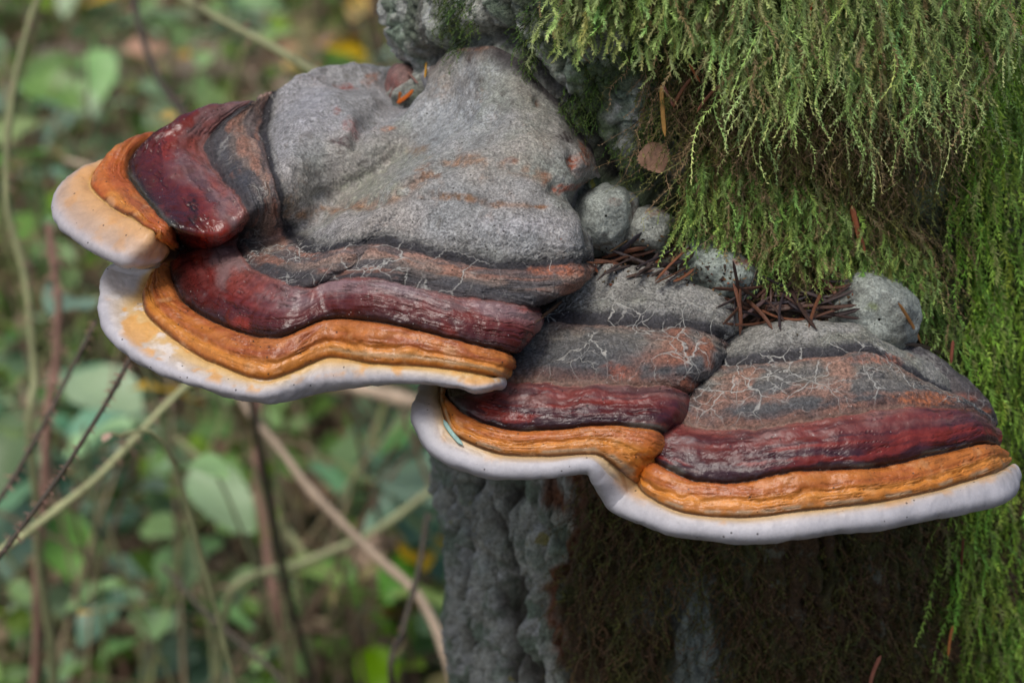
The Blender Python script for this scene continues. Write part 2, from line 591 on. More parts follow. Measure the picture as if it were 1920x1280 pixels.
def add_solid(P, nv, nu):
    base = sum(len(v) for v in SOLIDS_V)
    SOLIDS_V.append(P.reshape(-1, 3))
    SOLIDS_F.append(grid_faces(nv, nu) + base)


def orient(N, P):
    v = CAM - P
    return N if np.sum(N * v) > 0 else -N


def zone_rough(r, stops):
    return np.interp(r, [s[0] for s in stops], [s[1] for s in stops])


# ---- the large upper bracket -------------------------------------------------
A_ROWS = [
    # back line against the bark
    [(748, 160), (755, 132), (765, 140), (785, 140), (806, 122), (835, 102), (860, 92), (885, 86), (905, 86), (930, 92), (955, 101), (985, 118), (1015, 155), (1055, 205), (1115, 272), (1136, 325)],
    [(742, 172), (728, 131), (738, 160), (742, 196), (765, 205), (795, 208), (822, 213), (845, 218), (866, 222), (890, 227), (920, 230), (955, 234), (992, 243), (1036, 258), (1096, 298), (1128, 335)],
    [(722, 190), (680, 116), (700, 155), (684, 216), (690, 262), (705, 298), (722, 316), (746, 320), (775, 315), (810, 308), (845, 302), (890, 299), (940, 305), (1000, 322), (1060, 352), (1090, 366)],
    [(690, 205), (618, 121), (618, 155), (598, 215), (596, 285), (606, 343), (630, 369), (660, 374), (695, 368), (735, 360), (780, 348), (840, 337), (905, 332), (992, 338), (1062, 372), (1092, 400)],
    [(670, 215), (562, 146), (550, 185), (545, 245), (552, 320), (565, 388), (592, 414), (626, 414), (665, 405), (710, 399), (760, 394), (830, 394), (910, 400), (995, 405), (1080, 425), (1108, 448)],
    [(655, 225), (524, 172), (496, 232), (507, 300), (521, 357), (531, 408), (545, 440), (566, 460), (600, 467), (650, 458), (700, 455), (770, 462), (860, 486), (960, 497), (1085, 490), (1116, 484)],
    [(640, 235), (495, 184), (444, 238), (470, 310), (492, 370), (494, 420), (490, 455), (520, 487), (565, 503), (620, 500), (680, 492), (760, 497), (850, 522), (950, 533), (1070, 528), (1104, 516)],
    [(610, 245), (474, 193), (382, 270), (420, 341), (463, 398), (450, 440), (444, 460), (468, 500), (512, 524), (563, 541), (608, 533), (700, 524), (787, 543), (880, 562), (985, 575), (1012, 574)],
    [(560, 262), (408, 205), (315, 268), (350, 355), (404, 440), (392, 464), (384, 476), (412, 542), (466, 574), (545, 590), (611, 565), (700, 560), (795, 580), (885, 603), (990, 608), (1006, 610)],
    [(500, 285), (310, 248), (237, 312), (279, 379), (320, 426), (334, 456), (317, 500), (348, 570), (440, 619), (525, 630), (613, 600), (700, 602), (787, 620), (880, 642), (955, 660), (966, 668)],
    [(470, 300), (270, 268), (204, 322), (240, 384), (302, 440), (324, 466), (294, 515), (302, 585), (402, 650), (506, 676), (613, 640), (700, 646), (795, 656), (877, 674), (946, 683), (958, 688)],
    [(440, 315), (236, 292), (170, 345), (214, 390), (288, 434), (318, 470), (278, 525), (275, 590), (372, 668), (495, 712), (615, 672), (705, 683), (803, 688), (880, 698), (926, 706), (938, 708)],
    [(420, 325), (210, 302), (138, 352), (182, 402), (272, 452), (308, 474), (245, 520), (240, 606), (345, 681), (488, 724), (600, 690), (708, 693), (808, 700), (885, 711), (930, 713), (940, 714)],
    [(400, 340), (186, 312), (102, 376), (132, 432), (236, 488), (300, 484), (207, 508), (202, 612), (304, 692), (480, 740), (585, 714), (712, 709), (812, 714), (890, 727), (932, 720), (938, 720)],
    [(400, 355), (190, 325), (101, 398), (148, 452), (244, 500), (296, 488), (207, 500), (204, 628), (306, 704), (488, 752), (585, 739), (714, 723), (815, 725), (892, 736), (926, 728), (934, 726)],
]
A_FRONT = [1.000, 0.960, 0.940, 0.921, 0.902, 0.922, 0.934, 0.908, 0.886, 0.868, 0.872, 0.862, 0.859, 0.857, 0.862, 0.884]
A_F = [0.0, 0.27, 0.44, 0.53, 0.64, 0.71, 0.78, 0.84, 0.895, 0.94, 0.963, 0.982, 0.992, 1.0, 0.985]


def build_bracket_a():
    C = np.zeros((len(A_ROWS), 16, 3))
    C[..., :2] = np.array(A_ROWS, float)
    da = ray_trunk(C[0, :, 0], C[0, :, 1])
    da = np.where(np.isnan(da), 1.06, da) + 0.004
    da[:2] = [1.05, 0.996]
    for s in range(16):
        for r in range(len(A_ROWS)):
            C[r, s, 2] = da[s] + (A_FRONT[s] - da[s]) * A_F[r]
    # the hidden far side, the silhouette, the crease and the right flank turn away
    C[:, 1, 2] = C[:, 2, 2] + np.interp(np.arange(15), [0, 2, 8, 14], [0.010, 0.016, 0.018, 0.016])
    C[:, 0, 2] = C[:, 1, 2] + 0.045
    C[7:12, 5, 2] += np.array([0.010, 0.013, 0.012, 0.009, 0.006])
    C[12:15, 6, 2] += 0.004
    C[:8, 15, 2] += np.array([0.0, 0.004, 0.014, 0.022, 0.026, 0.026, 0.024, 0.018])
    C[2:7, 14, 2] += np.array([0.002, 0.006, 0.006, 0.005, 0.004])
    C[14, :, 2] += 0.004
    G, us, vs = loft(C)
    P = W(G[..., 0], G[..., 1], G[..., 2])
    px, py = G[..., 0], G[..., 1]
    N = orient(grid_normals(P), P)
    r = vs[:, None] + 0 * us[None]
    u = us[None] + 0 * vs[:, None]
    wob = 0.22 * fbm(P, 40, 3, 3) + 0.10 * fbm(P, 160, 3, 4)
    jag = wob + 0.10 * fbm(P, 420, 2, 5)
    r0 = r
    r = r + jag * np.interp(r, [0, 4, 5, 7, 9, 11, 11.6, 14], [0, 0.3, 0.35, 0.40, 0.30, 0.20, 0, 0])
    gl = 1 - sstep(0.0, 0.10, np.abs(fbm(np.stack([u * 0.45, r * 4.2, 0 * r], -1) + 0.25 * wob[..., None], 1.0, 3, 19)))
    gl = gl * sstep(4.2, 4.7, r) * (1 - sstep(10.7, 10.95, r)) * sstep(-0.4, 0.3, fbm(P, 60, 3, 44))
    # zone profile: each growth ring is a rounded ledge with a groove behind it
    def ring(a, b, amp, pw=0.6):
        x = np.clip((r - a) / (b - a), 0, 1)
        return amp * np.maximum(1 - np.abs(2 * x - 1) ** 3, 0) ** pw
    h = ring(7.0, 9.0, 0.0028) * (0.55 + 0.45 * sstep(4.8, 5.8, u)) + ring(9.0, 11.0, 0.0026) + ring(5.1, 7.0, 0.0016) + 0.0017 * np.maximum(1 - (2 * np.clip((r - 11.05) / 2.95, 0, 1) - 1) ** 2, 0) ** 0.7
    h += -0.0008 * np.exp(-((r - 10.1 + wob) / 0.13) ** 2) - 0.0012 * np.exp(-((r - 9.02) / 0.07) ** 2)
    h += (0.0009 - 0.0006 * sstep(6.9, 7.3, r)) * fbm(np.stack([u * 0.9, r * 3.4, 0 * r], -1) + 0.4 * wob[..., None], 1.0, 3, 16) * sstep(5.1, 5.6, r) * (1 - sstep(10.4, 11.0, r))
    h += 0.0009 * fbm(P, 75, 3, 6) * sstep(7, 7.3, r) * (1 - sstep(10.8, 11.2, r))
    h += 0.0030 * fbm(P, 26, 3, 7) * (1 - sstep(4.6, 6, r)) + 0.0016 * fbm(P, 34, 3, 8)
    h += 0.00045 * fbm(P, 110, 3, 9) + 0.00025 * fbm(P, 330, 3, 10) * (1 - 0.6 * sstep(7, 8, r))
    # wrinkled skin along the dark line
    h += 0.0009 * np.abs(fbm(P * np.array([1, 1, 1.6]), 420, 2, 15)) * np.exp(-((r - 4.85) / 0.35) ** 2) * sstep(6, 8, u)
    h -= 0.0005 * gl
    # particular hollows and folds
    def dent(pts, w, a):
        return -a * np.exp(-(seg_dist(px, py, pts) / w) ** 2) * (r < 7.2)
    h += dent([(778, 158), (738, 196), (700, 212), (678, 236), (668, 270)], 13, 0.0055)
    h += dent([(552, 268), (640, 280)], 26, 0.0016)
    h += dent([(596, 366), (650, 384), (740, 372), (800, 338), (855, 308)], 12, 0.0016)
    h += dent([(770, 372), (860, 376), (930, 382)], 9, 0.0012)
    h += dent([(1040, 352), (1070, 378), (1100, 420)], 11, 0.0030)
    h += dent([(1073, 300), (1082, 322)], 13, 0.0030) + dent([(1010, 187), (1011, 192)], 9, 0.002)
    h += dent([(557, 318), (560, 322)], 9, 0.0014) + dent([(722, 322), (723, 324)], 6, 0.0014)
    h += 0.003 * np.exp(-((px - 660) / 26) ** 2 - ((py - 232) / 16) ** 2) * (r < 5)
    h += 0.0022 * np.exp(-((px - 900) / 110) ** 2 - ((py - 430) / 26) ** 2) * (r < 5.2)
    rim = sstep(11.2, 11.8, r)
    h += rim * (0.0007 * fbm(P, 60, 3, 17) + 0.00022 * fbm(P, 210, 3, 18))
    h = h * (1 - 0.95 * np.exp(-((u - 5.45) / 0.5) ** 2) * sstep(10.2, 11.0, r))
    P = P + N * h[..., None]
    # ---- colours
    rr = r + wob * np.interp(r, [0, 4, 5, 7, 9, 11, 14], [1.0, 0.6, 0.3, 0.1, 0.05, 0.05, 0.4])
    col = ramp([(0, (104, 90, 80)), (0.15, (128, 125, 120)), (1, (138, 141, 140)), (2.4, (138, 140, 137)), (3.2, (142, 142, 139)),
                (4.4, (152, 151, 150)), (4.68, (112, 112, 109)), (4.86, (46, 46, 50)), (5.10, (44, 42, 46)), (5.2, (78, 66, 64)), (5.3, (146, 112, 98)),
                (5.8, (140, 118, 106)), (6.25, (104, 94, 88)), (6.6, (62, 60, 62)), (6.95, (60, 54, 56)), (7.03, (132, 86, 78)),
                (7.4, (136, 70, 62)), (8.0, (106, 40, 36)), (8.6, (78, 28, 26)), (8.86, (52, 30, 30)), (9.0, (36, 34, 34)),  # dark crust line between red and orange, widened to paint in groove shade
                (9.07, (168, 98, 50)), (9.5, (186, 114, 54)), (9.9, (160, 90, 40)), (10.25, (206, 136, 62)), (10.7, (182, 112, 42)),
                (10.86, (128, 70, 22)), (10.97, (88, 48, 14)), (11.03, (214, 174, 108)), (11.6, (212, 180, 128)), (12.3, (200, 186, 168)), (12.8, (186, 184, 188)),  # amber groove, darkened to paint in the shade under the orange lip
                (14, (164, 167, 176)), (14.6, (206, 196, 166))], rr)  # rim painted darker and bluer towards its lower edge, like shade under skylight
    n1, n2 = fbm(P, 30, 4, 20), fbm(P, 95, 4, 22)
    gz = 1 - sstep(4.3, 4.9, rr)
    col = paint(col, gz * sstep(0.0, 0.5, n1) * 0.45, (124, 133, 120))
    col = paint(col, gz * sstep(0.15, 0.55, n2) * 0.5, (156, 156, 155))
    col = paint(col, gz * sstep(0.18, 0.5, -n2) * 0.45, (98, 97, 94))
    col = paint(col, gz * sstep(0.30, 0.75, fbm(P, 60, 4, 24)) * sstep(-0.2, 0.3, fbm(P, 500, 2, 25)) * 0.4, (146, 116, 94))
    col = paint(col, gz * sstep(-0.1, 0.5, fbm(P, 16, 3, 38)) * 0.45, (144, 136, 124))
    col = paint(col, gz * sstep(0.0, 0.5, fbm(P, 21, 3, 39)) * 0.45, (120, 128, 130))
    col = paint(col, gz * (1 - sstep(3.2, 4.4, u)) * 0.5, (152, 152, 156))
    col = paint(col, gz * sstep(0.35, 0.7, fbm(P, 240, 3, 40)) * 0.5, (92, 88, 82))
    bz = sstep(5.15, 5.3, rr) * (1 - sstep(6.5, 7, rr))
    SA = lambda a, b, sd: fbm(np.stack([u * a, r * b, 0 * r], -1) + 0.5 * wob[..., None], 1.0, 4, sd)
    col = paint(col, bz * sstep(-0.15, 0.35, SA(0.9, 1.6, 26)) * 0.75, (72, 72, 76))
    col = paint(col, bz * sstep(0.15, 0.6, SA(1.1, 1.8, 28)) * 0.55, (150, 100, 78))
    rz = sstep(7.0, 7.15, r) * (1 - sstep(8.7, 9, r))
    col = paint(col, rz * sstep(-0.25, 0.4, SA(0.8, 1.0, 30)) * (1 - sstep(7.6, 8.5, r)) * 0.75, (122, 104, 104))
    col = paint(col, rz * sstep(0.0, 0.6, SA(0.8, 3.2, 31)) * 0.5, (60, 28, 34))
    col = paint(col, rz * sstep(0.1, 0.5, fbm(P, 45, 3, 32)) * sstep(7.6, 8.4, r) * 0.6, (150, 52, 30))
    col = paint(col, rz * (1 - sstep(7.7, 8.15, rr)) * sstep(8.0, 9.6, u) * (1 - sstep(13.2, 14.5, u)) * sstep(-0.5, 0.3, SA(1.0, 1.6, 46)) * 0.7, (136, 118, 122))
    for (bx, by, ba, bb) in ((430, 498, 55, 24), (345, 300, 30, 22), (600, 552, 80, 14), (520, 560, 40, 18)):
        col = paint(col, rz * spot(px, py, P, bx, by, ba, bb, 0.8, 0.4) * 0.55, (140, 118, 116))
    oz = sstep(9.05, 9.12, r) * (1 - sstep(10.9, 11, r))
    col = paint(col, oz * sstep(-0.1, 0.5, SA(1.2, 2.2, 33)) * (1 - sstep(9.7, 10.2, r)) * 0.75, (150, 76, 44))
    col = paint(col, oz * sstep(0.3, 0.8, fbm(P, 130, 4, 34)) * 0.4, (218, 172, 126))
    col = paint(col, oz * np.exp(-((rr - 10.5) / 0.12) ** 2) * sstep(9.5, 10.5, u) * 0.7, (176, 152, 116))
    cz = sstep(11.0, 11.1, r) * (1 - sstep(12.4, 13, r))
    col = paint(col, cz * sstep(0.1, 0.45, fbm(P, 80, 4, 35)) * 0.8, (216, 160, 84))
    col = paint(col, cz * sstep(0.2, 0.5, fbm(P, 100, 4, 36)) * sstep(5.5, 6.5, u) * (1 - sstep(9, 10, u)) * 0.8, (222, 216, 210))
    neck = sstep(5.2, 5.8, u) * (1 - sstep(6.25, 6.7, u)) * sstep(11.2, 11.6, r)
    col = paint(col, neck * 0.95, (204, 200, 198))
    # left lobe's rim is warm cream
    warm = (1 - sstep(4.9, 5.4, u)) * sstep(11, 11.3, r)
    col = paint(col, warm * (1 - sstep(11.9, 12.9, r)) * 0.75, (208, 158, 108))
    col = paint(col, warm * np.exp(-((rr - 12.5) / 0.35) ** 2) * 0.6, (178, 146, 120))
    col = paint(col, (1 - sstep(4.0, 5.0, u)) * oz * sstep(-0.1, 0.4, fbm(P, 40, 3, 37)) * 0.6, (176, 84, 34))
    col = col * (1 + 0.10 * sstep(11.5, 12.5, r) * fbm(P, 70, 4, 42) - 0.10 * sstep(11.5, 12.5, r) * sstep(0.3, 0.8, fbm(P, 300, 2, 43)))[..., None]
    col = col * (1 - (0.50 - 0.15 * oz) * gl)[..., None]
    # darker crease, burnt spots, rusty scars
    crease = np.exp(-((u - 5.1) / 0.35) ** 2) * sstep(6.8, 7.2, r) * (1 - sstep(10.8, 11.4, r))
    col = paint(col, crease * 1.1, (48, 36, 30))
    col = paint(col, spot(px, py, P, 363, 395, 12, 26) * (r > 7) * 0.9, (32, 26, 28))
    col = paint(col, spot(px, py, P, 420, 445, 60, 14) * rz * (u < 5.2) * 0.8, (150, 40, 18))
    col = paint(col, np.exp(-(seg_dist(px, py, [(240, 320), (280, 380), (330, 430)]) / 5) ** 2) * (r > 8.6) * (r < 9.3) * (u < 5) * 0.9, (70, 70, 62))
    col = paint(col, spot(px, py, P, 448, 350, 26, 40) * bz * 0.9, (52, 54, 62))
    col = paint(col, spot(px, py, P, 1035, 508, 50, 14) * (r > 4.6) * (r < 7) * 0.8, (168, 100, 70))
    for i, (x, y, a, b, c) in enumerate([(785, 284, 22, 15, (118, 88, 66)), (800, 328, 22, 14, (126, 98, 78)), (723, 322, 7, 6, (80, 60, 50)),
                                         (650, 152, 20, 7, (140, 72, 62)), (700, 140, 14, 9, (150, 118, 104)), (660, 240, 18, 12, (150, 118, 116)),
                                         (640, 260, 24, 9, (84, 70, 70)), (632, 213, 8, 5, (120, 70, 54)), (1076, 300, 14, 16, (140, 72, 44)),
                                         (1082, 324, 17, 12, (164, 150, 142)), (1078, 352, 40, 8, (158, 98, 78)), (1105, 285, 22, 30, (140, 92, 70)),
                                         (1062, 258, 20, 10, (58, 48, 46)), (1011, 190, 8, 10, (84, 66, 54)), (727, 240, 14, 9, (158, 116, 90)),
                                         (960, 305, 14, 7, (124, 86, 72)), (1022, 338, 10, 14, (112, 74, 58)), (884, 92, 40, 5, (146, 112, 92)),
                                         (860, 369, 46, 7, (126, 98, 74)), (930, 378, 24, 5, (118, 86, 62)), (1012, 386, 22, 4, (116, 82, 58)),
                                         (880, 306, 50, 8, (140, 118, 100)), (660, 388, 50, 8, (128, 102, 80)), (560, 402, 40, 14, (136, 116, 98)),
                                         (540, 375, 20, 14, (138, 122, 104)), (815, 262, 7, 4, (70, 62, 58)), (765, 250, 5, 4, (70, 66, 62))]):
        col = paint(col, spot(px, py, P, x, y, a, b, 0.6, 0.6, i) * (r < 5) * 0.95, c)
    for (bx, by, ba, bb, bc) in ((840, 205, 95, 60, (160, 166, 170)), (700, 350, 80, 40, (132, 140, 118)), (590, 200, 50, 60, (160, 160, 168)), (900, 130, 60, 30, (150, 156, 156)), (980, 420, 90, 22, (162, 160, 164)), (760, 300, 60, 30, (136, 142, 126)), (1000, 250, 50, 50, (146, 142, 134))):
        col = paint(col, spot(px, py, P, bx, by, ba, bb, 0.9, 0.5) * (r < 4.7) * 0.55, bc)
    rust = np.exp(-(seg_dist(px, py, [(556, 404), (650, 385), (740, 372), (800, 338), (860, 305), (960, 310), (1020, 335)]) / 11) ** 2) + np.exp(-(seg_dist(px, py, [(790, 372), (860, 370), (930, 380), (1022, 387)]) / 5) ** 2)
    col = paint(col, rust * sstep(-0.3, 0.3, fbm(P, 140, 3, 45)) * (r < 4.9) * 0.6, (134, 100, 74))
    # painted shade of the gap where the dome meets the bark on the right
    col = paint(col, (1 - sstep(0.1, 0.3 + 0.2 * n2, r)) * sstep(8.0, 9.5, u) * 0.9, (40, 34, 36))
    col = paint(col, sstep(14.4, 15.0, u) * (1 - sstep(4, 6.9, r)) * 0.35, (90, 84, 84))
    rough = zone_rough(rr, [(0, 0.8), (5, 0.78), (6.9, 0.7), (7.1, 0.38), (8.8, 0.27), (9.1, 0.38), (10.9, 0.34), (11.1, 0.40), (12.5, 0.5), (14, 0.55)])
    rough = rough - 0.10 * (u < 5.3) * rz
    crack = np.interp(rr, [0, 4.4, 4.9, 5.3, 6.6, 6.95, 7.1], [0, 0, 0.5, 1, 1, 0.5, 0]) * sstep(5.2, 6.6, u)
    crack = np.maximum(crack, 0.6 * np.interp(rr, [4.2, 5.0, 6.4, 6.8], [0, 0.8, 0.8, 0]) * (u < 5.4))
    grain = np.interp(rr, [0, 3.5, 4.7, 5.1, 6.9, 7.1, 10.9, 11.2, 14], [0.7, 0.8, 1.0, 0.9, 0.8, 0.14, 0.14, 0.06, 0.04])
    # underside
    tgt = W(np.interp(us, [0, 3.2, 4.3, 6.2, 7.5, 15], [800, 780, 330, 300, 830, 1080]), np.interp(us, [0, 3.2, 4.3, 6.2, 7.5, 15], [420, 430, 440, 470, 500, 620]), np.interp(us, [0, 3.2, 4.3, 6.2, 7.5, 15], [1.06, 1.05, 1.0, 1.0, 1.03, 0.955]))
    P2, vs2 = close_under(P, vs, tgt, [(0.06, 0.002), (0.2, 0.004), (0.45, 0.003), (0.75, 0.0), (1.0, 0.0)])
    P2 = P2 + 0
    ex = len(vs2) - len(vs)
    padc = np.tile(lin((214, 204, 176)), (ex, len(us), 1))
    col = np.concatenate([col, padc])
    rough = np.concatenate([rough, np.full((ex, len(us)), 0.6)])
    crack = np.concatenate([crack, np.zeros((ex, len(us)))])
    grain = np.concatenate([grain, np.full((ex, len(us)), 0.3)])
    N2 = orient(grid_normals(P2), P2)
    off = W(950, 420, 0.95)
    root = link('bracket_fungus', None, loc=off)
    tag(root, 'large grey-domed bracket fungus with red and orange bands and a cream-tipped side lobe', 'fungus')
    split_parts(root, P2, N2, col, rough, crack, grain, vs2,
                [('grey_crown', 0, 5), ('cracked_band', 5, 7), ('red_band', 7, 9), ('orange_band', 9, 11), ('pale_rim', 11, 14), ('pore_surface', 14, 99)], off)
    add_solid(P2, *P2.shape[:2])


build_bracket_a()

# ---- the fused lower double bracket ------------------------------------------
B_ROWS = [
    [(1012, 575), (1034, 560), (1066, 540), (1100, 518), (1150, 512), (1250, 522), (1345, 565), (1378, 600), (1378, 622), (1425, 612), (1490, 602), (1556, 606), (1618, 616), (1680, 655), (1764, 690), (1845, 745)],
    [(1008, 590), (1030, 575), (1061, 551), (1098, 522), (1150, 514), (1252, 526), (1358, 577), (1385, 612), (1372, 634), (1425, 620), (1490, 609), (1556, 614), (1615, 624), (1680, 664), (1762, 700), (1842, 755)],
    [(1000, 602), (1015, 595), (1040, 585), (1085, 570), (1150, 560), (1240, 565), (1345, 600), (1380, 628), (1363, 660), (1415, 650), (1480, 640), (1550, 640), (1612, 643), (1684, 678), (1765, 716), (1842, 768)],
    [(985, 625), (1000, 607), (1020, 603), (1065, 606), (1130, 612), (1220, 616), (1325, 628), (1364, 645), (1352, 684), (1410, 684), (1470, 678), (1550, 670), (1610, 660), (1692, 693), (1772, 737), (1846, 785)],
    [(945, 690), (965, 660), (990, 650), (1040, 660), (1110, 665), (1210, 668), (1315, 675), (1352, 680), (1325, 735), (1390, 740), (1460, 738), (1550, 728), (1620, 718), (1710, 728), (1792, 752), (1854, 795)],
    [(870, 738), (900, 727), (937, 716), (990, 719), (1061, 728), (1150, 722), (1256, 726), (1290, 752), (1272, 792), (1350, 806), (1430, 803), (1530, 788), (1630, 771), (1725, 760), (1808, 772), (1862, 805)],
    [(842, 740), (865, 745), (905, 755), (965, 765), (1050, 768), (1150, 762), (1262, 765), (1276, 790), (1243, 828), (1328, 850), (1425, 850), (1530, 835), (1640, 822), (1738, 806), (1825, 800), (1868, 822)],
    [(828, 735), (845, 750), (877, 778), (944, 802), (1040, 806), (1150, 796), (1230, 806), (1246, 828), (1232, 868), (1305, 901), (1400, 902), (1500, 882), (1612, 879), (1725, 856), (1830, 835), (1872, 842)],
    [(824, 732), (838, 765), (866, 804), (944, 826), (1040, 828), (1145, 820), (1214, 836), (1234, 862), (1222, 902), (1298, 928), (1410, 932), (1515, 920), (1640, 908), (1742, 890), (1842, 862), (1882, 856)],
    [(822, 730), (827, 763), (850, 815), (930, 850), (1030, 855), (1115, 852), (1155, 876), (1190, 908), (1220, 933), (1285, 962), (1400, 970), (1510, 958), (1645, 942), (1760, 917), (1862, 888), (1890, 872)],
    [(812, 728), (812, 770), (838, 830), (925, 864), (1028, 868), (1106, 862), (1142, 887), (1178, 922), (1212, 945), (1282, 973), (1400, 983), (1512, 971), (1648, 954), (1766, 928), (1872, 898), (1898, 878)],
    [(790, 728), (780, 775), (818, 844), (918, 884), (1025, 884), (1102, 876), (1121, 903), (1152, 944), (1196, 968), (1276, 993), (1405, 1003), (1520, 993), (1655, 975), (1778, 952), (1888, 925), (1906, 892)],
    [(796, 735), (776, 792), (818, 857), (915, 897), (1030, 893), (1100, 888), (1113, 912), (1144, 952), (1192, 982), (1275, 1007), (1410, 1018), (1530, 1007), (1660, 989), (1788, 968), (1892, 938), (1908, 902)],
]
B_FRONT = [0.905, 0.880, 0.872, 0.866, 0.864, 0.862, 0.866, 0.874, 0.866, 0.858, 0.855, 0.855, 0.860, 0.870, 0.888, 0.915]
B_F = [0.0, 0.08, 0.26, 0.42, 0.60, 0.76, 0.86, 0.93, 0.96, 0.985, 0.992, 1.0, 0.985]


def build_bracket_bc():
    C = np.zeros((len(B_ROWS), 16, 3))
    C[..., :2] = np.array(B_ROWS, float)
    back = np.array([0.925, 0.924, 0.922, 0.921, 0.920, 0.920, 0.922, 0.928, 0.926, 0.922, 0.919, 0.919, 0.922, 0.930, 0.948, 0.975])
    for s in range(16):
        for r in range(len(B_ROWS)):
            C[r, s, 2] = back[s] + (B_FRONT[s] - back[s]) * B_F[r]
    C[1:9, 7, 2] += np.array([0.006, 0.008, 0.009, 0.011, 0.012, 0.012, 0.009, 0.004])
    C[0, :, 2] += 0.012
    C[12, :, 2] += 0.004
    C[1:8, 0, 2] += 0.010
    C[7:10, 6, 2] -= 0.003
    G, us, vs = loft(C)
    P = W(G[..., 0], G[..., 1], G[..., 2])
    px, py = G[..., 0], G[..., 1]
    N = orient(grid_normals(P), P)
    r = vs[:, None] + 0 * us[None]
    u = us[None] + 0 * vs[:, None]
    wob = 0.22 * fbm(P, 40, 3, 103) + 0.10 * fbm(P, 160, 3, 104)

    def ring(a, b, amp, pw=0.6):
        x = np.clip((r - a) / (b - a), 0, 1)
        return amp * np.maximum(1 - np.abs(2 * x - 1) ** 3, 0) ** pw
    isB = 1 - sstep(6.6, 7.3, u)
    jag = wob + 0.10 * fbm(P, 420, 2, 105)
    r = r + jag * np.interp(r, [0, 2, 3, 5, 7, 9, 9.6, 12], [0, 0.3, 0.35, 0.40, 0.30, 0.20, 0, 0])
    gl = 1 - sstep(0.0, 0.10, np.abs(fbm(np.stack([u * 0.45, r * 4.2, 0 * r], -1) + 0.25 * wob[..., None], 1.0, 3, 119)))
    gl = gl * sstep(1.0, 2.0, r) * (1 - sstep(8.7, 8.95, r)) * sstep(-0.4, 0.3, fbm(P, 60, 3, 144))
    h = ring(5.0, 7.0, 0.0026) + ring(7.0, 9.0, 0.0026) + ring(3.0, 5.0, 0.0024) + ring(0.2, 3.0, 0.0026) + 0.0019 * np.maximum(1 - (2 * np.clip((r - 9.05) / 2.95, 0, 1) - 1) ** 2, 0) ** 0.7
    h += -0.0012 * np.exp(-((r - 7.02) / 0.07) ** 2) - 0.0008 * np.exp(-((r - 8.25 + wob) / 0.13) ** 2)
    h += (0.0009 - 0.0006 * sstep(4.9, 5.3, r)) * fbm(np.stack([u * 0.9, r * 3.4, 0 * r], -1) + 0.4 * wob[..., None], 1.0, 3, 116) * sstep(3.1, 3.6, r) * (1 - sstep(8.4, 9.0, r))
    h += 0.0008 * fbm(P, 75, 3, 106) * sstep(5, 5.3, r) * (1 - sstep(8.8, 9.2, r))
    h += 0.0020 * fbm(P, 30, 3, 107) * (1 - sstep(9, 10, r)) + 0.0007 * fbm(P, 40, 3, 108)
    h += (0.0005 * fbm(P, 110, 3, 109) + 0.0003 * fbm(P, 330, 3, 110)) * (1 - 0.6 * sstep(5, 6, r)) * (1 - 0.6 * sstep(9, 9.5, r))
    h += 0.0008 * np.abs(fbm(P, 420, 2, 115)) * np.exp(-((r - 2.2) / 0.9) ** 2)
    h += -0.0012 * np.exp(-(seg_dist(px, py, [(1148, 872), (1170, 890), (1176, 912)]) / 5) ** 2) * (r > 9)
    h -= 0.0005 * gl
    rim = sstep(9.2, 9.8, r)
    h += rim * (0.0006 * fbm(P, 60, 3, 117) + 0.00020 * fbm(P, 210, 3, 118))
    P = P + N * h[..., None]
    rr = r + wob * np.interp(r, [0, 2, 3, 5, 7, 9, 12], [0.8, 0.5, 0.3, 0.1, 0.05, 0.05, 0.4])
    col = ramp([(0, (112, 108, 100)), (1, (134, 134, 128)), (2.0, (134, 134, 128)), (2.4, (118, 118, 114)), (2.66, (62, 62, 65)), (2.98, (46, 44, 47)),
                (3.06, (128, 108, 98)), (3.5, (122, 116, 106)), (4.1, (104, 102, 98)), (4.55, (72, 72, 74)), (4.8, (92, 68, 62)), (4.98, (120, 94, 80)),
                (5.05, (136, 82, 74)), (5.4, (122, 60, 56)), (6.0, (98, 38, 36)), (6.5, (70, 26, 30)), (6.84, (50, 26, 32)), (7.0, (38, 35, 36)),  # dark crust below the red band, with groove shade painted in
                (7.07, (170, 98, 44)), (7.5, (190, 116, 50)), (7.9, (168, 94, 38)), (8.3, (206, 136, 60)), (8.62, (188, 116, 46)),
                (8.8, (168, 110, 52)), (8.88, (112, 64, 22)), (8.98, (84, 46, 14)), (9.04, (206, 172, 118)), (9.5, (198, 178, 152)), (10.1, (192, 186, 184)), (10.5, (184, 183, 187)), (12, (160, 164, 174)), (12.6, (204, 196, 170))], rr)  # amber groove and lower rim painted darker, in place of shade
    n1, n2 = fbm(P, 30, 4, 120), fbm(P, 95, 4, 122)
    gz = 1 - sstep(2.3, 2.7, rr)
    col = paint(col, gz * sstep(0.0, 0.5, n1) * 0.5, (124, 128, 112))
    col = paint(col, gz * sstep(0.15, 0.5, n2) * 0.5, (150, 149, 145))
    col = paint(col, gz * sstep(0.15, 0.5, -n2) * 0.45, (92, 90, 87))
    bz = sstep(3.0, 3.1, rr) * (1 - sstep(4.7, 5, rr))
    SA = lambda a, b, sd: fbm(np.stack([u * a, r * b, 0 * r], -1) + 0.5 * wob[..., None], 1.0, 4, sd)
    col = paint(col, bz * sstep(-0.2, 0.4, SA(0.8, 1.6, 126)) * 0.7, (76, 78, 80))
    isC = sstep(7.3, 8.0, u)
    col = paint(col, bz * isC * sstep(-0.15, 0.55, SA(0.9, 2.2, 128)) * 0.6, (152, 108, 88))
    col = paint(col, bz * isB * sstep(4.4, 5.8, u) * 0.6 * sstep(-0.2, 0.3, fbm(P, 60, 3, 129)), (158, 92, 60))
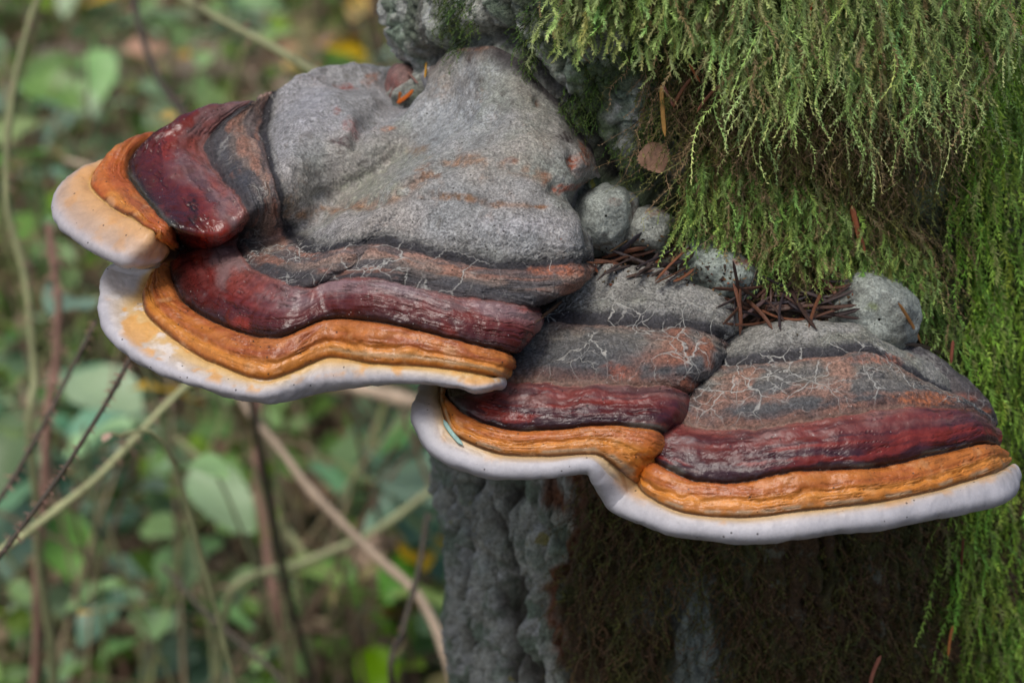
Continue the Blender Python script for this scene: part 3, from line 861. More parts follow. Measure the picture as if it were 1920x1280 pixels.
    rz = sstep(5.0, 5.15, r) * (1 - sstep(6.7, 7, r))
    col = paint(col, rz * sstep(-0.25, 0.4, SA(0.7, 1.0, 130)) * (1 - sstep(5.5, 6.3, r)) * 0.7, (126, 100, 96))
    col = paint(col, rz * sstep(-0.05, 0.5, SA(0.6, 3.4, 131)) * 0.65, (52, 28, 40))
    col = paint(col, rz * sstep(0.0, 0.5, SA(0.6, 3.0, 132)) * sstep(5.4, 6.2, r) * 0.6, (144, 48, 34))
    col = paint(col, np.exp(-((rr - 6.92) / 0.12) ** 2) * sstep(0.0, 0.3, fbm(P * np.array([0.4, 1, 1]), 90, 3, 133)) * 0.8, (92, 92, 84))
    oz = sstep(7.03, 7.12, r) * (1 - sstep(8.9, 9, r))
    col = paint(col, oz * sstep(-0.1, 0.5, SA(1.0, 2.2, 134)) * (1 - sstep(7.8, 8.3, r)) * 0.6, (164, 84, 46))
    col = paint(col, oz * sstep(0.3, 0.8, fbm(P, 150, 4, 135)) * 0.35, (220, 168, 116))
    col = paint(col, oz * np.exp(-((rr - 8.72) / 0.10) ** 2) * sstep(-0.2, 0.2, n2) * 0.8, (164, 144, 116))
    cz = sstep(9.0, 9.1, r) * (1 - sstep(9.9, 10.5, r))
    col = paint(col, cz * sstep(0.1, 0.45, fbm(P, 80, 4, 136)) * 0.5, (208, 160, 100))
    col = paint(col, sstep(9.0, 9.3, r) * (1 - sstep(1.4, 2.4, u)) * (1 - sstep(9.6, 10.8, r)) * 0.5, (206, 178, 140))
    col = col * (1 + 0.10 * sstep(9.5, 10.5, r) * fbm(P, 70, 4, 142) - 0.10 * sstep(9.5, 10.5, r) * sstep(0.3, 0.8, fbm(P, 300, 2, 143)))[..., None]
    col = col * (1 - (0.50 - 0.15 * oz) * gl)[..., None]
    # crease between the two caps, and the grey wedge in it
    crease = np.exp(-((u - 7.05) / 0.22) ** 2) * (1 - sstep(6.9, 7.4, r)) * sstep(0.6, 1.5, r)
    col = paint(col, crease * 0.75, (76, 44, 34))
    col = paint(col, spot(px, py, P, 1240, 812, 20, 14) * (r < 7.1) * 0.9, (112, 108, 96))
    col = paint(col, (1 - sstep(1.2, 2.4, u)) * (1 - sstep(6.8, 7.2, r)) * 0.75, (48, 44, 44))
    col = paint(col, spot(px, py, P, 1155, 700, 26, 12) * 0.7, (146, 78, 56))
    col = paint(col, spot(px, py, P, 1640, 680, 60, 10) * 0.7, (160, 100, 78))
    col = paint(col, spot(px, py, P, 1740, 752, 70, 10) * (r < 5.2) * 0.8, (176, 104, 62))
    col = paint(col, spot(px, py, P, 1205, 872, 26, 40) * oz * 0.7, (202, 110, 28))
    col = paint(col, spot(px, py, P, 1275, 835, 30, 7) * 0.5, (150, 146, 146))
    rough = zone_rough(rr, [(0, 0.8), (3, 0.78), (4.9, 0.7), (5.1, 0.42), (6.8, 0.34), (7.1, 0.38), (8.9, 0.32), (9.1, 0.38), (10.5, 0.5), (12, 0.55)])
    crack = np.interp(rr, [0, 1.6, 2.3, 2.95, 3.3, 4.3, 4.7, 5.0], [0, 0, 0.8, 1, 0.95, 0.9, 0.4, 0])
    grain = np.interp(rr, [0, 1.5, 2.7, 4.8, 5.1, 8.9, 9.2, 12], [0.8, 0.9, 1.0, 0.85, 0.14, 0.14, 0.06, 0.04])
    tgt = W(np.interp(us, [0, 15], [1000, 1720]), np.interp(us, [0, 15], [760, 830]), np.interp(us, [0, 7, 15], [0.985, 0.96, 0.985]))
    P2, vs2 = close_under(P, vs, tgt, [(0.05, 0.0012), (0.18, 0.002), (0.45, 0.001), (0.75, 0.0), (1.0, 0.0)])
    ex = len(vs2) - len(vs)
    col = np.concatenate([col, np.tile(lin((214, 204, 176)), (ex, len(us), 1))])
    rough = np.concatenate([rough, np.full((ex, len(us)), 0.6)])
    crack = np.concatenate([crack, np.zeros((ex, len(us)))])
    grain = np.concatenate([grain, np.full((ex, len(us)), 0.3)])
    N2 = orient(grid_normals(P2), P2)
    off = W(1400, 760, 0.95)
    root = link('bracket_fungus', None, loc=off)
    tag(root, 'double-capped bracket fungus with one smooth white rim below dark red and orange bands', 'fungus')
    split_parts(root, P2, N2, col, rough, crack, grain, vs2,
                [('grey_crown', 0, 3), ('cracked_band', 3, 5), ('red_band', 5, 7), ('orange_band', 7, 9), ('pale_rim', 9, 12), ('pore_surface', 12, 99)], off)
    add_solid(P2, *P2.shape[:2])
    return root, off


BC_ROOT, BC_OFF = build_bracket_bc()


# ---- small rounded lobes between the big brackets and the bark -----------------
def lobe(name, x, y, d, rx, ry, rz, rgb, seed, rot=0.0, spots=(), label=None, cat=None, parent=None, off=None, sq=2.3, grainv=0.75, crk=0.0):
    """rounded knob: rx, ry in pixels across the view, rz depth in metres"""
    th = np.linspace(0, 2 * math.pi, 97)[:-1]
    ph = np.linspace(0.02, math.pi - 0.02, 56)
    TH, PHI = np.meshgrid(th, ph)
    def se(c, s):
        return np.sign(c) * np.abs(c) ** (2 / s)
    ux, uy, uz = se(np.sin(PHI) * np.cos(TH), sq), se(np.sin(PHI) * np.sin(TH), sq), np.cos(PHI)
    c, s_ = math.cos(rot), math.sin(rot)
    X, Y = rx * ux * c - ry * uy * s_, rx * ux * s_ + ry * uy * c
    k = K * d
    ctr = W(np.array(x), np.array(y), np.array(d))
    P = ctr + (X * k)[..., None] * RGT - (Y * k)[..., None] * UPV - (rz * uz)[..., None] * FWD
    n = P - ctr
    n /= np.linalg.norm(n, axis=2, keepdims=True)
    h = 0.0032 * fbm(P, 45, 3, seed) + 0.0008 * fbm(P, 170, 3, seed + 2) + 0.0002 * fbm(P, 500, 2, seed + 3)
    px, py, _ = proj(P)
    P = P + n * h[..., None]
    col = lin(rgb) * np.ones(P.shape)
    col = paint(col, sstep(0.05, 0.5, fbm(P, 80, 4, seed + 5)) * 0.5, tuple(min(255, int(v * 1.13)) for v in rgb))
    col = paint(col, sstep(0.1, 0.5, fbm(P, 60, 4, seed + 7)) * 0.5, tuple(int(v * 0.72) for v in rgb))
    for i, (sx, sy, a, b, cc) in enumerate(spots):
        col = paint(col, spot(px, py, P, sx, sy, a, b, 0.6, 0.6, i) * 0.9, cc)
    V = P.reshape(-1, 3)
    one = np.ones(len(V))
    F = grid_faces(P.shape[0], P.shape[1], True)[:, ::-1]
    at = {'rough': one * 0.72, 'crack': one * crk, 'grain': one * grainv}
    base = sum(len(v) for v in SOLIDS_V)
    SOLIDS_V.append(V)
    SOLIDS_F.append(F + base)
    if parent is None:
        o = link(name, make_mesh(name, V - ctr, F, col, None, at), M_FUN, loc=ctr)
        tag(o, label, cat)
    else:
        o = link(name, make_mesh(name, V - off, F, col, None, at), M_FUN, parent)
    return o


GREY = (148, 155, 148)
lobe('fungus_knob', 1132, 410, 0.938, 68, 70, 0.022, GREY, 201, 0.2, [(1150, 380, 12, 8, (120, 100, 88)), (1135, 440, 9, 4, (70, 66, 62)), (1190, 400, 8, 40, (110, 96, 88)), (1110, 462, 40, 8, (120, 108, 92))],
     'round smooth grey fungus knob tucked against the right flank of the large domed bracket', 'fungus')
lobe('fungus_knob', 1220, 430, 0.936, 50, 46, 0.016, (142, 146, 138), 211, 0.3, [(1250, 448, 26, 12, (92, 92, 86)), (1235, 395, 30, 7, (110, 90, 76))],
     'small blunt grey fungus knob right beside the round knob, next to needle litter', 'fungus')
lobe('fungus_knob', 1350, 516, 0.932, 80, 54, 0.020, (140, 150, 141), 221, 0.35, [(1310, 520, 36, 16, (76, 82, 78)), (1392, 490, 20, 8, (150, 96, 78)), (1370, 540, 40, 10, (66, 74, 74))],
     'flat greenish grey fungus knob peeping out of needle litter under the moss fringe', 'fungus')
lobe('fungus_knob', 1632, 600, 0.943, 92, 92, 0.024, (146, 153, 145), 231, 0.55, [(1582, 553, 15, 12, (86, 82, 76)), (1596, 556, 26, 18, (104, 106, 100)), (1690, 628, 22, 24, (72, 74, 70)), (1636, 576, 14, 8, (130, 142, 96)), (1650, 640, 60, 12, (104, 106, 98))],
     'pale grey wedge-shaped fungus knob with a dark hole, behind the right cap', 'fungus', sq=2.2)
lobe('fungus_knob', 766, 170, 1.025, 46, 46, 0.02, (124, 98, 92), 241, 0.3, [(738, 158, 16, 26, (132, 84, 78)), (784, 172, 20, 26, (104, 98, 95))],
     'small reddish fungus knob wedged between the grey domes and the bark edge', 'fungus')
lobe('back_lobe', 1205, 524, 0.922, 62, 24, 0.010, (128, 126, 120), 251, 0.05, [(1160, 512, 20, 6, (90, 88, 86)), (1245, 520, 14, 10, (128, 86, 80))], parent=BC_ROOT, off=BC_OFF)
lobe('old_flank', 1745, 722, 0.950, 150, 52, 0.020, (84, 80, 80), 261, 0.62, [(1850, 790, 40, 34, (46, 36, 34)), (1830, 745, 40, 26, (66, 50, 48)), (1816, 745, 22, 10, (134, 84, 70)), (1720, 680, 40, 10, (112, 110, 100)), (1830, 770, 26, 10, (160, 92, 60))], parent=BC_ROOT, off=BC_OFF, grainv=0.9, crk=0.4)


# ------------------------------------------------------------------ humus caught in the hollow between brackets and bark
def build_humus():
    up = [(1092, 440), (1150, 452), (1210, 448), (1290, 440), (1360, 462), (1440, 486), (1530, 505), (1620, 530), (1700, 575), (1760, 640)]
    mid = [(1085, 500), (1140, 490), (1205, 488), (1285, 500), (1355, 530), (1430, 560), (1510, 575), (1580, 590), (1660, 620), (1740, 668)]
    lo = [(1080, 570), (1130, 545), (1200, 545), (1280, 560), (1345, 600), (1400, 650), (1480, 645), (1560, 650), (1640, 670), (1730, 700)]
    C = np.zeros((3, 10, 3))
    for i, row in enumerate((up, mid, lo)):
        C[i, :, :2] = row
    C[0, :, 2] = ray_trunk(C[0, :, 0], C[0, :, 1]) + 0.004
    C[1, :, 2] = [0.935, 0.934, 0.932, 0.930, 0.930, 0.930, 0.930, 0.934, 0.944, 0.960]
    C[2, :, 2] = [0.933, 0.931, 0.930, 0.930, 0.932, 0.934, 0.930, 0.930, 0.936, 0.955]
    G, us, vs = loft(C, 4.0, 4.0)
    P = W(G[..., 0], G[..., 1], G[..., 2])
    N = orient(grid_normals(P), P)
    P = P + N * (0.003 * fbm(P, 70, 3, 301) + 0.0016 * fbm(P, 260, 3, 302))[..., None]
    col = lin((52, 42, 34)) * np.ones(P.shape)
    col = paint(col, sstep(0.0, 0.4, fbm(P, 260, 3, 303)) * 0.7, (92, 70, 50))
    col = paint(col, sstep(0.2, 0.5, fbm(P, 200, 3, 305)) * 0.6, (34, 28, 26))
    off = W(1350, 560, 0.93)
    o = link('humus', make_mesh('humus', P - off, grid_faces(*P.shape[:2])[:, ::-1], col), M_BARK, loc=off)
    tag(o, 'dark crumbly humus filling the hollow between brackets and bark', 'humus', kind='stuff')
    add_solid(P, *P.shape[:2])


build_humus()
BVH = BVHTree.FromPolygons([tuple(v) for v in np.concatenate(SOLIDS_V).tolist()],
                           [tuple(f) for f in np.concatenate([f for f in SOLIDS_F]).tolist()])


def hit(px, py):
    D = FWD + (px - 960) * K * RGT - (py - 640) * K * UPV
    p, n, i, dist = BVH.ray_cast(Vector(CAM), Vector(D))
    if p is None:
        return None, None, None
    n = np.array(n)
    if n @ D > 0:
        n = -n
    return np.array(p), n, float((np.array(p) - CAM) @ FWD)


# ------------------------------------------------------------------ moss
def moss(name, label, px, py, L, offs, colA, colB, seed, wave=0.05, clump=0.0, curl=0.0, leaf=0.0012, leafw=0.00034, stem=0.00016, n=14, nleaf=2, spread=0.15, dry=None, skip=None):
    """feathery moss shoots rooted on the bark at the given pixels, hanging down"""
    rg = np.random.default_rng(seed)
    d = ray_trunk(px, py)
    ok = ~np.isnan(d)
    if skip is not None:
        ok &= ~skip(px, py)
    px, py, L, offs, d = px[ok], py[ok], L[ok], offs[ok], d[ok]
    m = len(px)
    root = W(px, py, d)
    ax, ay = trunk_axis(root[:, 2])
    nr = root - np.stack([ax, ay, root[:, 2]], -1)
    nr /= np.linalg.norm(nr, axis=1)[:, None]
    root = root - nr * 0.004
    down = np.array([0, 0, -1.0])
    tg = np.cross(nr, down)
    t = np.linspace(0, 1, n)[None, :, None]
    e = lambda a: a[:, None, None]
    v = lambda a: a[:, None, :]
    lat = rg.normal(0, spread, m)
    ph, fq = rg.uniform(0, 6.28, m), rg.uniform(0.6, 2.2, m)
    ph2, fq2 = rg.uniform(0, 6.28, m), rg.uniform(0.6, 2.0, m)
    wv = wave * rg.uniform(0.3, 1.5, m)
    out = 0.004 + offs
    P = v(root) + v(nr) * (e(out) * np.sin(np.minimum(t * 1.6, 1) * math.pi / 2) + e(L * curl * rg.uniform(-0.3, 1, m)) * np.maximum(t - 0.7, 0) ** 2 * 4)
    P = P + down * e(L) * (t ** 1.15)
    P = P + v(tg) * e(L) * (e(lat) * t + e(wv) * np.sin(6.28 * e(fq) * t + e(ph)) * t ** 0.6)
    P = P + v(nr) * e(L * wv) * np.sin(6.28 * e(fq2) * t + e(ph2)) * t ** 0.6
    if clump > 0:
        cs = 26.0
        cx = (np.floor(px / cs) + 0.5) * cs + 9 * np.sin(py * 0.05)
        shift = (cx - px) * K * d * clump
        P = P + v(tg) * e(shift) * t ** 1.3 * np.sign((tg @ RGT))[:, None, None]
    T = np.gradient(P, axis=1)
    T /= np.maximum(np.linalg.norm(T, axis=2, keepdims=True), 1e-9)
    rollv = v(nr) + 0.7 * v(rg.normal(size=(m, 3)))
    S = np.cross(T, rollv)
    S /= np.maximum(np.linalg.norm(S, axis=2, keepdims=True), 1e-9)
    NN = np.cross(S, T)
    w = stem * (1.0 - 0.6 * t)
    A, B = P - S * w, P + S * w
    V1 = np.stack([A, B], 2).reshape(-1, 3)                       # m*n*2
    idx = (np.arange(m)[:, None] * n + np.arange(n - 1)[None]) * 2
    idx = idx.reshape(-1)
    F1 = np.concatenate([np.stack([idx, idx + 1, idx + 3], -1), np.stack([idx, idx + 3, idx + 2], -1)])
    base = lin(colA) * (1 - t) + lin(colB) * t
    br = rg.uniform(0.6, 1.3, (m, 1, 1)) * (0.72 + 0.5 * t)
    tint = 1 + rg.normal(0, 0.10, (m, 1, 3))
    c = np.clip(base * br * tint, 0.002, 0.9)
    if dry is not None:
        dm = (rg.uniform(size=(m, 1, 1)) < dry[1])
        c = np.where(dm, lin(dry[0]) * br * np.ones_like(c), c)
    C1 = np.repeat(c, 2, axis=1).reshape(-1, 3)
    VV, FF, CC = [V1], [F1], [C1]
    nb = len(V1)
    for k_ in range(nleaf):
        sg = 1 if k_ % 2 else -1
        jit = rg.normal(0, 0.28, (m, n, 3))
        dr = T * 0.8 + S * (0.65 * sg) + NN * (0.25 if k_ < 2 else 0.7) + jit
        dr /= np.linalg.norm(dr, axis=2, keepdims=True)
        ll = leaf * rg.uniform(0.6, 1.3, (m, n, 1)) * (0.55 + 0.6 * np.sin(math.pi * np.clip(t * 0.9 + 0.1, 0, 1)))
        pb = P + T * (rg.uniform(-0.5, 0.5, (m, n, 1)) * e(L) / n)
        sd = np.cross(dr, NN + 0.4 * jit)
        sd /= np.maximum(np.linalg.norm(sd, axis=2, keepdims=True), 1e-9)
        V2 = np.stack([pb - sd * leafw * 0.5, pb + sd * leafw * 0.5, pb + dr * ll], 2).reshape(-1, 3)
        VV.append(V2)
        q = np.arange(m * n) * 3 + nb
        FF.append(np.stack([q, q + 1, q + 2], -1))
        nb += len(V2)
        CC.append(np.repeat(np.clip(c * rg.uniform(0.8, 1.35, (m, n, 1)), 0.002, 0.9), 3, axis=1).reshape(-1, 3))
    off = root.mean(0)
    V = np.concatenate(VV) - off
    o = link(name, make_mesh(name, V, np.concatenate(FF), np.concatenate(CC), smooth=False), M_MOSS, loc=off)
    tag(o, label, 'moss', kind='stuff')
    return o


def px2m(p):
    return p * 0.000205 / math.cos(PITCH)


def hole(px, py):
    return (np.hypot((px - 1762) / 50, (py - 470) / 55) < 1) | (np.hypot((px - 1750) / 46, (py - 335) / 70) < 1)


rg = np.random.default_rng(77)
# curtain of long pale plumes: clusters of shoots of differing length with gaps between them
m = 1550
x = rg.uniform(1070, 1840, m)
x = np.where(rg.uniform(size=m) < 0.03, rg.uniform(1020, 1200, m), x)
cid = np.floor(x / 26.0).astype(int)
cl = np.random.default_rng(3).uniform(0.35, 1.25, 200)[cid % 200]
y = rg.uniform(-150, 40, m) - 40 * (1 - cl) - np.interp(x, [1020, 1250, 1350], [30, 20, 0])
ln = np.interp(x, [1020, 1100, 1180, 1300, 1400, 1500, 1580, 1650, 1720, 1780, 1850], [90, 75, 70, 110, 190, 300, 220, 280, 230, 190, 160])
ln = ln * cl * rg.uniform(0.5, 1.15, m)
moss('hanging_moss', 'curtain of long pale green feathery moss hanging over the bark', x, y, px2m(ln), rg.uniform(0.004, 0.028, m), (72, 92, 34), (182, 204, 126), 401,
     wave=0.085, clump=0.75, curl=0.2, dry=((158, 140, 98), 0.12), leaf=0.0019, leafw=0.00048, stem=0.00019, n=34, spread=0.22, nleaf=3)
# tangled older moss underneath
m = 3400
x = rg.uniform(1200, 1790, m)
y = rg.uniform(40, 440, m)
keep = (y > 60) & (y < np.interp(x, [1180, 1250, 1330, 1450, 1600, 1700, 1800], [120, 200, 330, 430, 470, 520, 560])) & (rg.uniform(size=m) < np.interp(x, [1200, 1300, 1400], [0.1, 0.5, 0.9]))
x, y = x[keep], y[keep]
m = len(x)
moss('tangled_moss', 'tangle of brown and dull green old moss below the pale hanging curtain', x, y, px2m(rg.uniform(50, 190, m)), rg.uniform(0.0, 0.012, m), (70, 64, 34), (124, 128, 66), 402,
     wave=0.14, clump=0.3, curl=0.25, dry=((152, 128, 94), 0.38), spread=0.38, skip=hole, leaf=0.0017, leafw=0.0004, n=18)
# fresh fringe over the needle hollow
m = 900
x = rg.uniform(1300, 1760, m)
y = np.interp(x, [1270, 1350, 1450, 1550, 1650, 1760], [330, 350, 380, 400, 470, 560]) + rg.uniform(-90, 30, m)
moss('moss_fringe', 'fresh green moss fringe dangling above the needle-filled hollow', x, y, px2m(rg.uniform(50, 150, m)), rg.uniform(0.003, 0.016, m), (76, 98, 36), (158, 188, 100), 403,
     wave=0.08, clump=0.7, curl=0.25, leaf=0.0018, leafw=0.0005, n=24, nleaf=3, dry=((132, 118, 80), 0.12), spread=0.25, skip=hole)
# bright moss on the right flank of the trunk
m = 2600
x = rg.uniform(1745, 1985, m)
y = rg.uniform(-120, 1330, m)
keep = (x > np.interp(y, [0, 400, 640, 900, 960, 1300], [1790, 1800, 1740, 1800, 1760, 1800]) + rg.normal(0, 18, m))
x, y = x[keep], y[keep]
m = len(x)
moss('flank_moss', 'bright green moss draping down the right flank of the trunk', x, y, px2m(rg.uniform(90, 260, m)), rg.uniform(0.001, 0.014, m), (80, 116, 28), (166, 204, 84), 404,
     wave=0.06, clump=0.5, curl=0.14, leaf=0.0026, leafw=0.0008, n=24, dry=((140, 150, 84), 0.14), skip=hole)
# short shaggy moss in the shade below the double bracket
m = 4200
x = rg.uniform(1060, 1830, m)
y = rg.uniform(860, 1340, m)
keep = ~((np.hypot((x - 1290) / 60, (y - 1160) / 130) < 1) & (rg.uniform(size=m) < 0.85)) & (rg.uniform(size=m) < np.interp(x, [1060, 1150, 1250], [0.25, 0.6, 1.0]))
x, y = x[keep], y[keep]
m = len(x)
moss('shaggy_moss', 'dull brown-green shaggy moss on the trunk under the double-capped bracket', x, y, px2m(rg.uniform(40, 130, m)), rg.uniform(0.0, 0.007, m), (66, 58, 34), (104, 104, 52), 405,
     wave=0.16, curl=0.3, dry=((112, 86, 60), 0.36), spread=0.4, leaf=0.0016, leafw=0.0004)
# small cushions on the upper bark
m = 5200
x = rg.uniform(730, 1290, m)
y = rg.uniform(-40, 430, m)
q = fbm(np.stack([x / 90, y / 130, 0 * x], -1), 1.0, 3, 411)
keep = (q > np.interp(x, [730, 1000, 1150, 1290], [0.42, 0.30, 0.18, 0.05]))
x, y = x[keep], y[keep]
m = len(x)
moss('cushion_moss', 'small dark green moss cushions in the cracks of the upper bark', x, y, px2m(rg.uniform(14, 40, m)), rg.uniform(0.0, 0.004, m), (50, 66, 28), (92, 118, 52), 406,
     wave=0.15, curl=0.4, spread=0.5, n=7, leaf=0.0011)

# ------------------------------------------------------------------ fallen needles, leaf, sprig and bits
NEEDLE_MATS = {}


def needle_mat(rgb):
    if rgb not in NEEDLE_MATS:
        NEEDLE_MATS[rgb] = plain_material('needle_%d_%d_%d' % rgb, rgb, 0.45, 0.25, 700.0, bump=0.4)
    return NEEDLE_MATS[rgb]


def needle(name, x0, y0, x1, y1, wpx, rgb, label, cat, group=None, bow=0.0, lift=0.0008, tilt=0.0, maxdrop=0.006):
    pts, ds = [], []
    ns = 9
    nrm = np.zeros(3)
    for i in range(ns):
        t = i / (ns - 1)
        q = bow * 4 * t * (1 - t)
        x = x0 + (x1 - x0) * t - (y1 - y0) * q
        y = y0 + (y1 - y0) * t + (x1 - x0) * q
        p, n_, d = hit(x, y)
        if p is None:
            d = ds[-1] if ds else 0.93
            n_ = -FWD
        pts.append((x, y))
        ds.append(d)
        nrm += n_
    ds = np.array(ds)
    t = np.linspace(0, 1, ns)
    # a straight-ish needle resting on the highest points of what is below it
    a, b = np.polyfit(t, ds, 1)
    line = b + a * t
    line = line - max(0.0, np.max(np.minimum(line - ds, maxdrop)))
    line = line - lift
    P = np.array([W(np.array(p[0]), np.array(p[1]), np.array(dd)) for p, dd in zip(pts, line)])
    nrm = nrm / np.linalg.norm(nrm) + tilt * RGT
    T = np.gradient(P, axis=0)
    T /= np.linalg.norm(T, axis=1)[:, None]
    S = np.cross(T, nrm)
    S /= np.linalg.norm(S, axis=1)[:, None]
    U = np.cross(S, T)
    w = wpx * K * line * 0.5
    prof = np.clip(np.minimum(t / 0.12 + 0.25, (1 - t) / 0.16 + 0.12), 0, 1) * w
    sec = [(-1, 0), (-0.55, 0.34), (0, 0.20), (0.55, 0.34), (1, 0), (0, -0.38)]
    V = np.stack([P + S * (prof * a_)[:, None] + U * (prof * b_)[:, None] for a_, b_ in sec], 1).reshape(-1, 3)
    F = grid_faces(ns, 6, True)
    ctr = P.mean(0)
    o = link(name, make_mesh(name, V - ctr, F), needle_mat(rgb), loc=ctr)
    tag(o, label, cat, group)
    return o


ND = [
    (1240, 160, 1247, 257, 9, (176, 134, 72), 'tan upright needle stuck on the bark left of the crossed brown needles', 0.01),
    (1243, 158, 1264, 202, 6, (120, 76, 62), 'reddish brown needle crossing another beside the tan upright needle', 0.0),
    (1297, 146, 1262, 203, 7, (112, 72, 46), 'brown needle leaning right from the foot of the crossed pair', 0.05),
    (1292, 120, 1313, 155, 6, (168, 96, 56), 'short orange-brown needle caught in moss above the crossed needles', 0.0),
    (1360, 153, 1306, 212, 7, (140, 92, 70), 'grooved pinkish brown needle slanting in the moss right of the crossed needles', 0.06),
    (1597, 385, 1622, 477, 12, (150, 88, 58), 'wide striped red-brown needle hanging in the moss above the wedge-shaped knob', 0.02),
    (1684, 568, 1728, 645, 9, (196, 132, 66), 'long orange-tan needle along the edge of the wedge-shaped knob', -0.03),
    (1697, 645, 1792, 684, 9, (62, 46, 40), 'dark bowed needle lying over the old dark flank of the right cap', -0.10),
    (1787, 638, 1783, 682, 7, (142, 84, 64), 'short red-brown needle upright behind the dark flank', 0.0),
    (1528, -4, 1517, 46, 5, (180, 84, 40), 'thin orange needle caught high in the hanging moss', 0.05),
    (1655, 90, 1648, 132, 6, (150, 76, 44), 'small rusty needle half hidden in the hanging moss', 0.0),
    (1821, 92, 1780, 109, 7, (156, 100, 76), 'pinkish needle across the dry moss sprig', 0.0),
    (1652, 1228, 1630, 1290, 8, (172, 112, 92), 'pink-brown needle in the shaggy moss below the double bracket', 0.05),
    (1787, 1172, 1778, 1230, 6, (186, 112, 46), 'orange needle in bright moss low on the right flank', 0.03),
    (1806, 1008, 1801, 1080, 5, (104, 56, 46), 'dark red needle just below the right end of the white rim', 0.0),
    (832, 787, 868, 834, 9, (132, 166, 158), 'pale blue-green needle lying on the white rim beside the orange band', 0.05),
    (1008, 600, 1056, 562, 6, (120, 92, 70), 'pair-forming light brown needle wedged between the two big brackets, upper one', 0.0),
    (1004, 604, 1048, 574, 5, (96, 72, 56), 'darker brown needle wedged between the two big brackets, lower one', 0.0),
    (1203, 436, 1140, 488, 10, (60, 58, 66), 'dark wet needle leaning on the round grey knob', -0.02),
    (1143, 472, 1178, 450, 5, (170, 138, 96), 'thin pale needle under the round grey knob', 0.0),
    (799, 117, 797, 146, 8, (216, 160, 22), 'bright yellow needle end standing between the grey domes', 0.0),
    (744, 193, 776, 168, 9, (190, 96, 20), 'orange leaf shred in the fold between the grey domes', 0.05),
    (751, 172, 748, 196, 8, (196, 110, 40), 'small amber leaf shred in the fold below the yellow needle', 0.0),
    (764, 134, 784, 158, 5, (150, 112, 100), 'pinkish thin twig beside the yellow needle', 0.0),
    (1446, 560, 1560, 596, 9, (84, 60, 50), 'long brown needle crossing the top of the needle heap', 0.05),
    (1443, 556, 1385, 600, 8, (92, 70, 66), 'straight brown needle forming the left arm of a V on the needle heap', 0.0),
]
for x0, y0, x1, y1, w, rgb, lab, bow in ND:
    moss_lift = 0.0008
    if y0 < 480 and x0 > 1230: moss_lift = 0.017
    if x0 > 1770 or y0 > 1100: moss_lift = 0.016
    needle('fallen_needle' if 'shred' not in lab and 'twig' not in lab else ('leaf_shred' if 'shred' in lab else 'twig'), x0, y0, x1, y1, w, rgb, lab,
           'needle' if 'shred' not in lab and 'twig' not in lab else ('leaf' if 'shred' in lab else 'twig'), bow=bow, lift=moss_lift)
rh = random.Random(5)
heap_cols = [(62, 46, 42), (78, 56, 46), (54, 46, 50), (92, 62, 48), (70, 60, 58), (112, 72, 52)]
for i in range(78):
    if i < 56:
        cx = rh.uniform(1375, 1575)
        cy = np.interp(cx, [1360, 1450, 1580], [560, 560, 545]) + rh.uniform(-38, 42)
        ang = rh.choice([rh.gauss(0.25, 0.5), rh.gauss(-0.5, 0.5), rh.uniform(-1.6, 1.6)])
        L_ = rh.uniform(55, 110)
        lab, grp = ' needle in the heap behind the crease of the double bracket', 'needles heaped behind the double bracket'
    else:
        cx = rh.uniform(1120, 1300)
        cy = np.interp(cx, [1120, 1300], [492, 500]) + rh.uniform(-22, 20)
        ang = rh.gauss(-0.3, 0.35)
        L_ = rh.uniform(40, 95)
        lab, grp = ' needle in the litter between the round knob and the middle cap', 'needles below the round knob'
    dx, dy = math.cos(ang) * L_ / 2, math.sin(ang) * L_ / 2
    hc = rh.randrange(len(heap_cols))
    bw = rh.uniform(-0.09, 0.09)
    lab = ('long ' if L_ > 78 else 'short ') + ('bowed ' if abs(bw) > 0.05 else 'straight ') + ['dark brown', 'brown', 'purplish black', 'reddish brown', 'greyish brown', 'rusty brown'][hc] + lab
    needle('fallen_needle', cx - dx, cy - dy, cx + dx, cy + dy, rh.uniform(5, 9.5), heap_cols[hc], lab, 'needle', grp, bow=bw, lift=rh.uniform(0.0004, 0.003))


def build_crumbs():
    rc = np.random.default_rng(9)
    VV, FF, CC = [], [], []
    nb = 0
    pal = [lin(c) for c in ((120, 92, 62), (60, 46, 38), (150, 116, 78), (150, 84, 50), (90, 78, 52), (40, 34, 30), (110, 100, 80))]
    cnt = 0
    while cnt < 620:
        if cnt < 420:
            x = rc.uniform(1110, 1600)
            y = np.interp(x, [1110, 1250, 1350, 1450, 1600], [495, 490, 520, 560, 560]) + rc.normal(0, 24)
            sz = rc.uniform(0.0004, 0.0014)
        else:
            x, y = rc.uniform(200, 1880), rc.uniform(250, 1000)
            sz = rc.uniform(0.00014, 0.0004)
        p, n_, d = hit(x, y)
        cnt += 1
        if p is None or d > 0.99:
            continue
        q = rc.normal(size=(4, 3))
        q /= np.linalg.norm(q, axis=1)[:, None]
        VV.append(p + n_ * sz * 0.3 + q * sz * rc.uniform(0.5, 1.3, (4, 1)))
        FF.append(np.array([[0, 1, 2], [0, 3, 1], [0, 2, 3], [1, 3, 2]]) + nb)
        CC.append(np.tile(pal[rc.integers(len(pal))] * rc.uniform(0.6, 1.2), (4, 1)))
        nb += 4
    off = W(1350, 560, 0.93)
    o = link('litter_crumbs', make_mesh('litter_crumbs', np.concatenate(VV) - off, np.concatenate(FF), np.concatenate(CC), smooth=False), M_MOSS, loc=off)
    tag(o, 'scattered brown crumbs of bark and needles on the fungi and humus', 'crumbs', kind='stuff')


build_crumbs()


